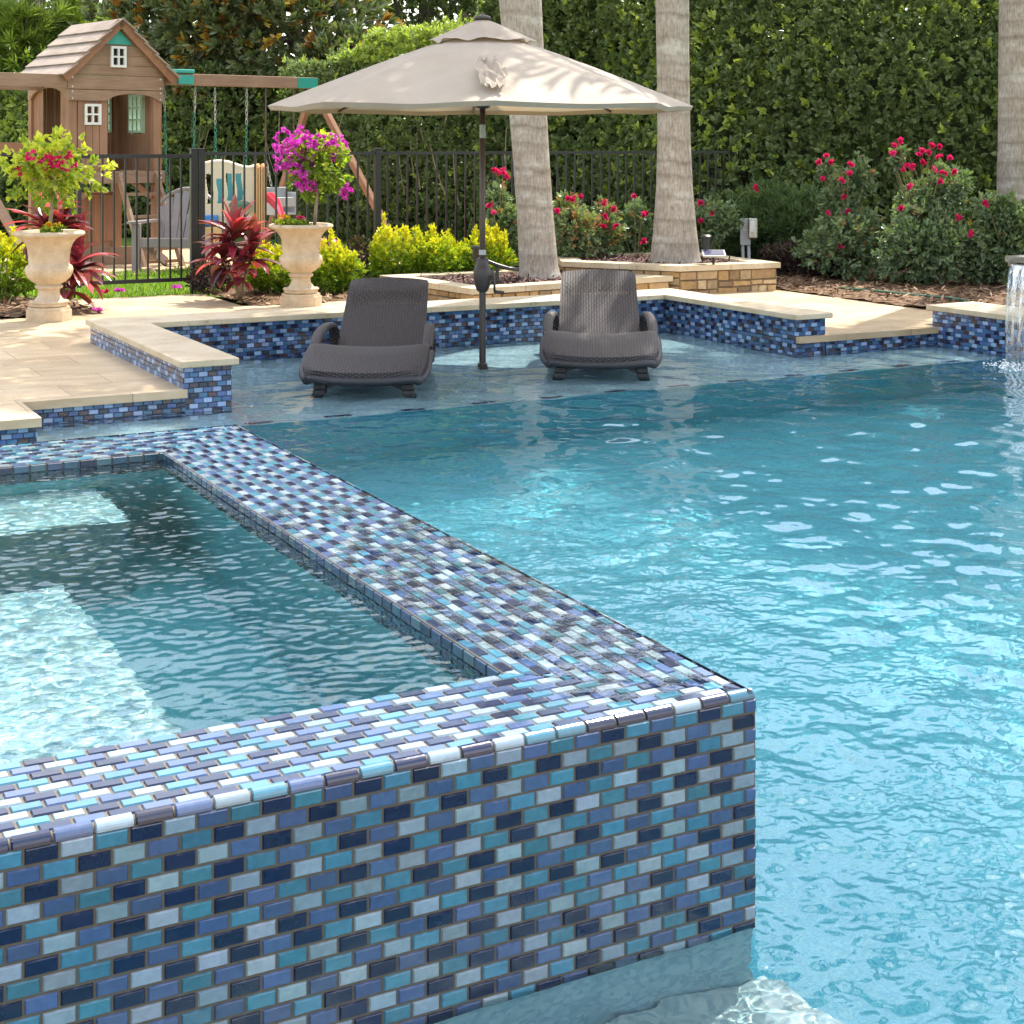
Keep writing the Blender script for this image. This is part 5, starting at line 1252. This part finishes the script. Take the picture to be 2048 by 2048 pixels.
for x in (.6, w_-.035): 
    for z in (1.09, 1.14): bo.tube([(x, -.05, L(z)), (x, -.068, L(z))], .012, 8)
prt(bo, 'bolts', 'bolt')
# floor, front wall panel, side walls
m = MB(); m.box((-.02, -.055, L(1.03)), (w_+.02, -.02, L(1.168)), .005); prt(m, 'deck_rim', 'wood_h')
m = MB(); m.box((0, -.015, L(1.12)), (w_, d_, L(1.16))); prt(m, 'deck_boards', 'wood_h')
def boards(m, p, q, z0, z1, k, th=.016):      # vertical boards from p to q
    p, q = V3((*p, 0)), V3((*q, 0)); e = (q-p)/k; nrm = V3((-e.y, e.x, 0)).normalized()
    for i in range(k):
        a = p+e*(i+.03); b = p+e*(i+.97); c = (a+b)/2; m.obox((c.x, c.y, (z0+z1)/2), e.normalized(), nrm, Z, ((b-a).length, th, z1-z0), .003)
def wall_with_hole(m, xa, xb, hx0, hx1, hz0, hz1, z0, z1, y):
    boards(m, (xa, y), (hx0, y), z0, z1, max(1, round((hx0-xa)/.09))); boards(m, (hx1, y), (xb, y), z0, z1, max(1, round((xb-hx1)/.09)))
    boards(m, (hx0, y), (hx1, y), z0, hz0, 2); boards(m, (hx0, y), (hx1, y), hz1, z1, 2)
m = MB(); wall_with_hole(m, .09, .455, .185, .355, L(1.715), L(1.925), L(1.168), L(2.0), .0); prt(m, 'front_panel', 'wood_v')
def window(par, x0, x1, z0, z1, y, mat, nx=2, nz=2, axis='x'):
    m = MB(); b = .014; P = (lambda x, yy, z: (x, yy, z)) if axis == 'x' else (lambda x, yy, z: (yy, x, z))
    def bar(xa, xb, za, zb): 
        a, c = P(xa, y-.026, za), P(xb, y+.012, zb); m.box(tuple(min(i, j) for i, j in zip(a, c)), tuple(max(i, j) for i, j in zip(a, c)))
    bar(x0-b, x0+b, z0-b, z1+b); bar(x1-b, x1+b, z0-b, z1+b); bar(x0+b, x1-b, z0-b, z0+b); bar(x0+b, x1-b, z1-b, z1+b)
    for i in range(1, nx): xx = x0+(x1-x0)*i/nx; bar(xx-b*.7, xx+b*.7, z0+b, z1-b)
    for i in range(1, nz): 
        zz = z0+(z1-z0)*i/nz
        for k in range(nx): xa = x0+(x1-x0)*k/nx+(b if k == 0 else b*.7); xb = x0+(x1-x0)*(k+1)/nx-(b if k == nx-1 else b*.7); bar(xa, xb, zz-b*.7, zz+b*.7)
    m.build('window', M[mat], par)
window(t, .185, .355, L(1.715), L(1.925), -.003, 'white_pl')
m = MB(); wall_with_hole(m, .60, 1.03, .83, 1.0, L(1.62), L(2.12), L(1.168), L(2.2), d_-.02); boards(m, (.09, d_-.02), (.60, d_-.02), L(1.168), L(2.2), 5); prt(m, 'rear_wall', 'wood_v')
window(t, .86, .99, L(1.64), L(2.06), d_-.035, 'mint', 2, 4)
m = MB(); boards(m, (w_-.03, .08), (w_-.03, .34), L(1.168), L(2.2), 3); boards(m, (w_-.03, .72), (w_-.03, d_-.07), L(1.168), L(2.2), 3); boards(m, (w_-.03, .34), (w_-.03, .72), L(1.168), L(1.6), 4); prt(m, 'side_wall', 'wood_v')
window(t, .36, .70, L(1.63), L(2.06), w_-.045, 'mint', 3, 3, axis='y')
# open left side: short panels and arched board
m = MB(); boards(m, (.02, .76), (.02, d_-.07), L(1.168), L(2.2), 3); boards(m, (.02, .10), (.02, .28), L(1.5), L(2.1), 2); prt(m, 'left_wall', 'wood_v')
m = MB(); n = 18
for i in range(n):
    ya, yb = d_*i/n, d_*(i+1)/n; zf = lambda y: L(2.0)+.13*math.sqrt(max(0, 1-((y-.55)/.46)**2)) if abs(y-.55) < .46 else L(2.0)
    m.add([(-.03, ya, zf(ya)), (-.03, yb, zf(yb)), (-.03, yb, L(2.24)), (-.03, ya, L(2.24)), (0, ya, zf(ya)), (0, yb, zf(yb)), (0, yb, L(2.24)), (0, ya, L(2.24))], [(1, 0, 3, 2), (4, 5, 6, 7), (0, 1, 5, 4), (3, 7, 6, 2)])
prt(m, 'side_arch', 'wood_h')
# gable roof
ridge_x, peak, eave, ov = w_*.5+.01, L(2.885), L(2.235), .115
m = MB()
for i in range(5):
    z0, z1 = L(2.27)+.115*i, L(2.27)+.115*(i+1)-.004; hwd = lambda z: (peak-.05-z)/(peak-eave)*(w_/2+ov)
    a, b = hwd(z0), max(.005, hwd(z1)); m.add([(ridge_x-a, -.03, z0), (ridge_x+a, -.03, z0), (ridge_x+b, -.03, z1), (ridge_x-b, -.03, z1), (ridge_x-a, -.01, z0), (ridge_x+a, -.01, z0), (ridge_x+b, -.01, z1), (ridge_x-b, -.01, z1)], [(0, 1, 2, 3), (5, 4, 7, 6), (3, 2, 6, 7), (0, 4, 5, 1), (0, 3, 7, 4), (1, 5, 6, 2)])
gab = prt(m, 'gable', 'wood_h')
window(gab, ridge_x-.09, ridge_x+.07, L(2.375), L(2.590), -.042, 'white_pl'); 
m = MB(); m.box((ridge_x-.085, -.034, L(2.38)), (ridge_x+.065, -.0305, L(2.585))); m.build('shade_sheet', M['dark'], gab)  # dark sheet painted as the unlit inside behind the gable window
m = MB(); m.prism([(ridge_x-.17, 0), (ridge_x+.17, 0), (ridge_x, .175)], 0, .01); 
vs = [(x, -.045+z, y+L(2.625)) for x, y, z in m.v]; m.v = vs; m.build('teal_peak', M['teal'], gab)
rf = None
for sgn in (-1, 1):
    m = MB(); sl = V3((sgn*(w_/2+ov), 0, eave-peak)); Ls = sl.length; e = sl.normalized(); nr = V3((-e.z*sgn, 0, e.x*sgn)); nr = nr if nr.z > 0 else -nr
    for i in range(5):
        a = V3((ridge_x, 0, peak))+e*(Ls*i/5-.02)+nr*.02; b = V3((ridge_x, 0, peak))+e*(Ls*(i+1)/5+.015)+nr*.045
        c = (a+b)/2; m.obox((c.x, d_/2-.02, c.z), (b-a).normalized(), V3((0, 1, 0)), (b-a).normalized().cross(V3((0, 1, 0))), ((b-a).length, d_+.28, .018), .003)
    prt(m, 'roof', 'roofwood')
    m = MB(); p0 = V3((ridge_x, -.10, peak-.01)); p1 = V3((ridge_x, -.10, peak-.01))+sl+V3((0, 0, 0)); m.beam(p0, p1, .03, .10, nr); prt(m, 'barge_board', 'wood_r')
# ladder
m = MB(); 
for x in (.56, 1.03): m.beam((x, -.06, L(1.14)), (x+.05, -.62, 0), .035, .085, (0, 1, 0))
prt(m, 'ladder_rail', 'wood_h')
for i, q in enumerate((.22, .46, .70, .80, .93)):
    m = MB(); y = -.06-.56*q; z = L(1.14)*(1-q); m.beam((.58+.05*q, y, z), (1.02+.05*q, y, z), .03, .035); prt(m, 'rung', 'wood_h')
# lower boards, sandbox
m = MB(); m.box((0, -.03, 0), (w_, .01, L(.30))); m.box((0, d_-.02, 0), (w_, d_+.02, L(.30))); m.box((-.03, 0, 0), (0, d_, L(.30))); prt(m, 'sandbox_board', 'wood_h')
m = MB(); m.box((0, d_-.03, L(.80)), (w_, d_+.0, L(.90)), .004); m.box((0, d_-.03, L(.38)), (w_*.5, d_, L(.5)), .004); prt(m, 'lower_rail', 'wood_r')
m = MB(); boards(m, (.60, d_-.05), (w_-.1, d_-.05), L(.30), L(.86), 5); prt(m, 'lower_panel', 'wood_v')
m = MB(); m.beam((.12, .03, L(.86)), (.40, .03, L(1.06)), .05, .06, (0, 1, 0)); m.beam((w_-.12, .03, L(.86)), (w_-.36, .03, L(1.06)), .05, .06, (0, 1, 0)); prt(m, 'knee_brace', 'wood_r')
# climbing beams to the left
m = MB(); m.box((-2.6, -.04, L(2.12)), (-.045, 0.0, L(2.265)), .004); m.box((-2.6, .62, L(2.10)), (-.04, .66, L(2.24)), .004); prt(m, 'climbing_beam', 'wood_h')
m = MB(); m.box((-2.6, .5, L(1.34)), (-.06, .54, L(1.50)), .004); prt(m, 'lower_beam', 'wood_r')
m = MB(); m.beam((-1.2, -.0, L(1.45)), (-.75, -.95, 0), .09, .06, (0, 1, 0)); m.beam((-2.5, .3, L(2.2)), (-2.7, -.3, 0), .09, .06, (0, 1, 0)); prt(m, 'climbing_leg', 'wood_h')
# swing beam and A-frame
SB = 3.34; by = .10
m = MB(); m.box((w_+.01, by-.045, L(2.18)), (SB, by+.045, L(2.32)), .006); prt(m, 'swing_beam', 'wood_h')
for sgn in (-1, 1):
    m = MB(); m.beam((SB-.05, by, L(2.2)), (SB+.45 if sgn < 0 else SB-.02, by+sgn*1.25, 0), .085, .06, (1, 0, 0)); prt(m, 'frame_leg', 'wood_r')
m = MB(); m.box((SB-.30, by-.058, L(2.185)), (SB-.01, by-.047, L(2.315))); m.box((w_+.24, by-.075, L(2.19)), (w_+.44, by-.047, L(2.30)), .006); m.box((w_+.22, by-.07, L(2.325)), (w_+.46, by+.07, L(2.37)), .01); prt(m, 'teal_bracket', 'teal')
# swings (hang from the beam: things of their own)
ca, sa = math.cos(ps_ang), math.sin(ps_ang)
def PW(x, y, z): return V3((PX+ca*x-sa*y, PY+sa*x+ca*y, z))
def chain(m, p, q, r=.010, link=.055):
    p, q = V3(p), V3(q); n = max(2, int((q-p).length/link))
    for i in range(n):
        a, b = p.lerp(q, i/n), p.lerp(q, (i+1)/n); c = (a+b)/2; e = (b-a)*.5*1.25; s = V3((1, 0, 0)) if i % 2 else V3((0, 1, 0)); k = 8
        pts = [c+e*math.cos(2*math.pi*j/k)+s*.014*math.sin(2*math.pi*j/k) for j in range(k+1)]; m.tube(pts, .0045, 4, False)
def s_of(px):   # position along the beam under picture column px
    k = (px-1024)/FOC; a = W(139.5, 17.5); X0 = (139.5-1024)/FOC*17.5; return (k*(17.5)-X0)/(math.sin(R(50))-k*math.cos(R(50)))
def swing(label, pa, pb, seat_z, kind):
    xa, xb = s_of(pa), s_of(pb); c = PW((xa+xb)/2, by, seat_z); sw = thing('swing', label, 'swing', c, ps_ang); z1 = 2.17-seat_z; h = (xb-xa)/2
    for sx in (-1, 1):
        if kind == 'belt':
            m = MB(); chain(m, (sx*h, 0, z1), (sx*h*.95, 0, z1*.80)); m.build('upper_chain', M['chain'], sw, smooth=True)
            m = MB(); chain(m, (sx*h*.95, 0, z1*.80), (sx*h*.8, 0, .03)); m.build('chain', M['gchain'], sw, smooth=True)
        elif kind == 'silver':
            m = MB(); chain(m, (sx*h, 0, z1), (sx*h*.98, 0, z1*.72), .012, .05); m.build('upper_chain', M['chain'], sw, smooth=True)
            m = MB(); chain(m, (sx*h*.98, 0, z1*.72), (sx*h*.9, 0, .03)); m.build('chain', M['gchain'], sw, smooth=True)
        else:
            m = MB(); m.tube([(sx*h, 0, z1), (sx*h, 0, z1*.40)], .012, 6); m.build('rope', M['bark'], sw)
            m = MB(); chain(m, (sx*h, 0, z1*.40), (sx*h*.7, -.05, .20), .01, .05); m.build('chain', M['chain'], sw, smooth=True)
    m = MB()
    if kind == 'bucket':
        m.box((-h*.8, -.13, -.12), (h*.8, .13, -.09), .01); m.box((-h*.8, .10, -.10), (h*.8, .13, .22), .01); m.box((-h*.8, -.13, -.02), (h*.8, -.10, .10), .01); m.box((-h*.8, -.13, -.10), (-h*.72, .13, .16), .01); m.box((h*.72, -.13, -.10), (h*.8, .13, .16), .01)
        m.build('seat', M['lgrey_pl'], sw)
    else:
        pts = [(-h*.8+h*1.6*i/10, 0, .03-.09*math.sin(math.pi*i/10)) for i in range(11)]
        for a, b in zip(pts[:-1], pts[1:]): m.beam(a, b, .15, .014)
        m.build('seat', M['dgreen_pl'], sw)
swing('belt swing on green coated chains nearest the play tower', 336, 399, .62, 'belt')
swing('middle belt swing hung from twisted silver chains', 438, 502, .58, 'silver')
swing('grey bucket swing on brown ropes at the end of the beam', 540, 596, .72, 'bucket')

# ---------------------------------------------------------------- adirondack chair
cx_, cy_ = W(352, 17.15); t = thing('adirondack_chair', 'grey-brown plastic adirondack chair behind the gate', 'chair', (cx_, cy_, .09), -YAW+R(-8))
m = MB(); n = 7   # fan of back slats (local: -y faces the camera)
for i in range(n):
    s = (i-(n-1)/2)/((n-1)/2); xb, xt = s*.22, s*.30; zt = .86-.13*s*s*1.25; wd = .075
    p0, p1 = V3((xb, .12, .30)), V3((xt, .36, zt)); d = (p1-p0).normalized(); sd_ = V3((1, 0, 0)); nn = d.cross(sd_)
    m.add([p0-sd_*.031, p0+sd_*.031, p1+sd_*(.043)-V3((0, 0, .03*abs(s)*(s > 0)+.0)), p1-sd_*(.043)-V3((0, 0, .03*abs(s)*(s < 0))), p0-sd_*.031+nn*-.02, p0+sd_*.031+nn*-.02, p1+sd_*.043+nn*-.02-V3((0, 0, .03*abs(s)*(s > 0))), p1-sd_*.043+nn*-.02-V3((0, 0, .03*abs(s)*(s < 0)))], [(0, 1, 2, 3), (5, 4, 7, 6), (0, 4, 5, 1), (3, 2, 6, 7), (0, 3, 7, 4), (1, 5, 6, 2)])
arc = [V3((s*.345, .385-.0*abs(s), .89-.15*s*s*1.2)) for s in np.linspace(-1, 1, 13)]; m.tube(arc, .022, 6); m.build('backrest', M['grey_pl'], t)
m = MB()
for i in range(6): y = -.30+.085*i; z = .36-.022*i+.03*(i == 0)*-1; m.box((-.27, y, z-.012), (.27, y+.076, z+.012), .006)
m.box((-.28, -.325, .27), (.28, -.30, .37), .006); m.build('seat', M['grey_pl'], t)
for sx in (-1, 1):
    m = MB(); m.prism([(sx*.27, .22), (sx*.30, -.36), (sx*.36, -.41), (sx*.43, -.36), (sx*.41, .0), (sx*.35, .24)][::(1 if sx > 0 else 1)], .525, .553); m.build('armrest', M['grey_pl'], t)
    m = MB(); m.box((sx*.335-.045, -.34, 0), (sx*.335+.045, -.27, .53), .008); m.build('leg', M['grey_pl'], t)
    m = MB(); m.beam((sx*.30, -.26, .33), (sx*.30, .5, .05), .035, .10); m.build('leg', M['grey_pl'], t)

# ---------------------------------------------------------------- plastic climber, slide and toys
kx, ky = W(462, 16.9); t = thing('toy_climber', 'beige plastic toddler climber with wavy slots behind the gate post', 'toy climber', (kx, ky, .09), -YAW+R(6))
def zl(py): return Zat(py, 16.9)-.09
def xl(px): return (px-462)/FOC*16.9
xs = [xl(p) for p in (404, 412, 425, 440, 455, 470, 485, 498, 512, 522)]; zs = [zl(p) for p in (334, 329, 326, 325, 327, 332, 337, 338, 334, 324)]
slots = [(xl(420), zl(348), zl(408), .033), (xl(440), zl(357), zl(408), .033), (xl(459), zl(347), zl(402), .033), (xl(478), zl(347), zl(402), .033)]
m = MB(); nx = 96; xa, xb = xs[0], xl(508)
bm_ = []
cols_ = np.linspace(xa, xb, nx+1); zbot = zl(445)
rows_ = np.linspace(0, 1, 61)
def topz(x): return float(np.interp(x, xs, zs))
def inslot(x, z):
    for sx, za_, zb_, hw_ in slots:
        lo, hi = min(za_, zb_), max(za_, zb_); c = sx+.010*math.sin((z-lo)/(hi-lo)*5.5)
        if lo < z < hi and abs(x-c) < hw_: return True
    return False
for i in range(nx):
    for j in range(60):
        x0_, x1_ = cols_[i], cols_[i+1]; za_ = lambda x, r: zbot+(topz(x)-zbot)*r; r0, r1 = rows_[j], rows_[j+1]
        if inslot((x0_+x1_)/2, za_((x0_+x1_)/2, (r0+r1)/2)): continue
        m.add([(x0_, 0, za_(x0_, r0)), (x1_, 0, za_(x1_, r0)), (x1_, 0, za_(x1_, r1)), (x0_, 0, za_(x0_, r1)), (x0_, .05, za_(x0_, r0)), (x1_, .05, za_(x1_, r0)), (x1_, .05, za_(x1_, r1)), (x0_, .05, za_(x0_, r1))], [(0, 1, 2, 3), (5, 4, 7, 6), (3, 2, 6, 7), (0, 4, 5, 1), (0, 3, 7, 4), (1, 5, 6, 2)])
m.build('slotted_panel', M['beige_pl'], t)
m = MB(); m.box((xl(424), .2, zl(425)), (xl(447), .22, zl(350))); m.box((xl(452), .2, zl(425)), (xl(486), .22, zl(343))); m.split('turquoise_panel', M['tealslot'], t)
m = MB(); m.tube([(x, .025, z+.004) for x, z in zip(xs[:-1], zs[:-1])], .03, 8); m.build('top_rim', M['beige_pl'], t, smooth=True)
m = MB()
for i in range(5): x = xl(506)+.026*i; m.box((x, -.03+.02*i, 0), (x+.021, .40, zl(332-4*(i % 2))), .008)
m.build('ribbed_side', M['orange_pl'], t)
m = MB(); m.box((xl(406), -.04, zl(452)), (xl(437), .3, zl(430)), .015); m.build('blue_step', M['blue_pl'], t)
m = MB(); m.box((xl(404), -.05, zl(495)), (xl(446), .32, zl(453)), .015); m.build('orange_base', M['orange_pl'], t)
m = MB(); m.lathe([(.12, zl(413)), (.118, zl(408)), (.09, zl(403)), (.0, zl(401))], 20, (xl(480), -.06, 0)); m.build('green_dome', M['dgreen_pl'], t, smooth=True)
kx, ky = W(545, 17.3); t = thing('toy_slide', 'bright pink plastic toddler slide beside the beige climber', 'toy slide', (kx, ky, .09), -YAW)
path = [(-.16, .0, .78), (-.02, -.03, .78), (.06, -.05, .70), (.13, -.07, .50), (.22, -.1, .30), (.36, -.14, .14), (.5, -.18, .09)]; m = MB(); vv, ff = [], []
for p in path: p = V3(p); vv += [p+V3((0, -.16, .07)), p+V3((0, -.15, 0)), p+V3((0, .15, 0)), p+V3((0, .16, .07)), p+V3((0, .19, .07)), p+V3((0, .17, -.03)), p+V3((0, -.17, -.03)), p+V3((0, -.19, .07))]
for i in range(len(path)-1):
    for j in range(8): ff.append((i*8+j, (i+1)*8+j, (i+1)*8+(j+1) % 8, i*8+(j+1) % 8))
m.add(vv, ff); m.build('chute', M['pink_pl'], t, smooth=True, angle=40)
m = MB(); m.box((-.14, -.14, 0), (-.10, .14, .74), .01); m.build('support', M['magenta_pl'], t)
kx, ky = W(655, 17.6); t = thing('ride_on_toy', 'rounded magenta plastic toy on the grass behind the middle urn', 'toy', (kx, ky, .08), -YAW)
m = MB(); m.lathe([(.0, .34), (.07, .335), (.13, .30), (.165, .23), (.175, .15), (.17, .06), (.15, .03)], 24); m.build('shell', M['magenta_pl'], t, smooth=True)
for a in (.4, 2.0, 3.6, 5.2):
    m = MB(); c = V3((.15*math.cos(a), .15*math.sin(a), .05)); dd = V3((math.cos(a), math.sin(a), 0)); m.tube([c, c+dd*.045], .05, 14); m.build('wheel', M['white_pl'], t, smooth=True, angle=40)

# ---------------------------------------------------------------- small garden things
kx, ky = W(1008, 13.25); t = thing('metal_stand', 'low black curved metal stand in the low planter behind the umbrella pole', 'garden stand', (kx, ky, .26), -YAW)
m = MB(); m.tube([(-.24, 0, .26), (-.16, 0, .235), (-.06, 0, .195), (.04, 0, .165), (.13, 0, .155)], .017, 8); m.build('curved_bar', M['black'], t, smooth=True)
for x, zt in ((-.175, .23), (-.055, .18)):
    m = MB(); m.box((x-.02, -.015, 0), (x+.012, .015, zt), .003); m.build('leg', M['black'], t)
m = MB(); m.lathe([(.0, .36), (.045, .355), (.05, .33), (.035, .32), (.04, .26), (.03, .22)], 16, (-.235, .02, 0)); m.build('knob', M['black'], t, smooth=True)
kx, ky = W(1427, 14.15); t = thing('solar_light', 'small solar spotlight on a stake in the taller planter', 'solar light', (kx, ky, .355), -YAW)
m = MB(); m.obox((0, -.02, .135), V3((1, 0, 0)), V3((0, .93, .36)), V3((0, -.36, .93)), (.21, .13, .018), .004); m.build('panel_frame', M['lgrey_pl'], t)
m = MB(); m.obox((0, -.024, .1455), V3((1, 0, 0)), V3((0, .93, .36)), V3((0, -.36, .93)), (.18, .10, .003)); m.build('solar_cell', flat('solar_cell', (.03, .035, .09), .2, .1, 20), t)
m = MB(); m.tube([(0, 0, .0), (0, 0, .13)], .012, 8); m.build('stake', M['black'], t)
m = MB(); m.lathe([(.0, .30), (.035, .30), (.055, .285), (.055, .265), (.045, .26), (.045, .17), (.0, .17)], 18, (-.05, .12, 0)); m.build('lamp_head', M['black'], t, smooth=True, angle=40)
kx, ky = W(1497, 15.9); t = thing('outlet_post', 'grey outdoor outlet box on conduit in the rose bed', 'outlet box', (kx, ky, .12), -YAW+R(-12))
m = MB(); m.box((-.085, -.02, .33), (.02, .05, .60), .006); m.build('junction_box', M['lgrey_pl'], t)
m = MB(); m.box((-.0, -.07, .40), (.095, .03, .61), .012); m.build('weather_cover', M['steel'], t)
m = MB(); m.box((.02, -.074, .47), (.07, -.0695, .585), .002); m.build('outlet_face', M['white_pl'], t)
for x in (-.05, .01): m = MB(); m.tube([(x, .01, 0), (x-.01, .01, .34)], .017, 10); m.build('conduit', M['lgrey_pl'], t, smooth=True)
m = MB(); hp = [G(px, py, .16) for px, py in ((1680, 577), (1760, 585), (1840, 592), (1900, 598), (1935, 603))]; m.tube([(x, y, .165+.006*(i % 2)) for i, (x, y) in enumerate(hp)], .012, 8)
tag(m.build('drip_hose', M['dgreen_pl'], smooth=True), 'thin dark drip irrigation hose lying on the mulch at right', 'hose')
for i, (px, py, lab) in enumerate(((197, 623, 'fallen magenta petals on the paving beside the left urn'), (212, 586, 'faded fallen petals at the grass edge of the path, leftmost'), (238, 583, 'fallen magenta petals in the middle of the grass edge'), (353, 577, 'fallen pink petals at the right end of the grass edge'))):
    x, y = G(px, py, .14); rgp = np.random.default_rng(400+i); P = np.array([x, y, .138])+rgp.uniform(-1, 1, (7, 3))*[.03, .03, .003]+[0, 0, .006]
    tag(build_leaves('fallen_petals', [whorls(P, np.tile([0, 0, 1.0], (7, 1)), 3, .035, .03, rgp.uniform(.2, 1, 7), rgp, 1.0, .3, .2, .1, .3)], ML['petal' if i != 1 else 'pink']), lab, 'petals', 'fallen bougainvillea petals')
for o in CAUSTIC_RECEIVERS:
    try: o.cycles.is_caustics_receiver = True
    except Exception as ex: print('recv', ex)
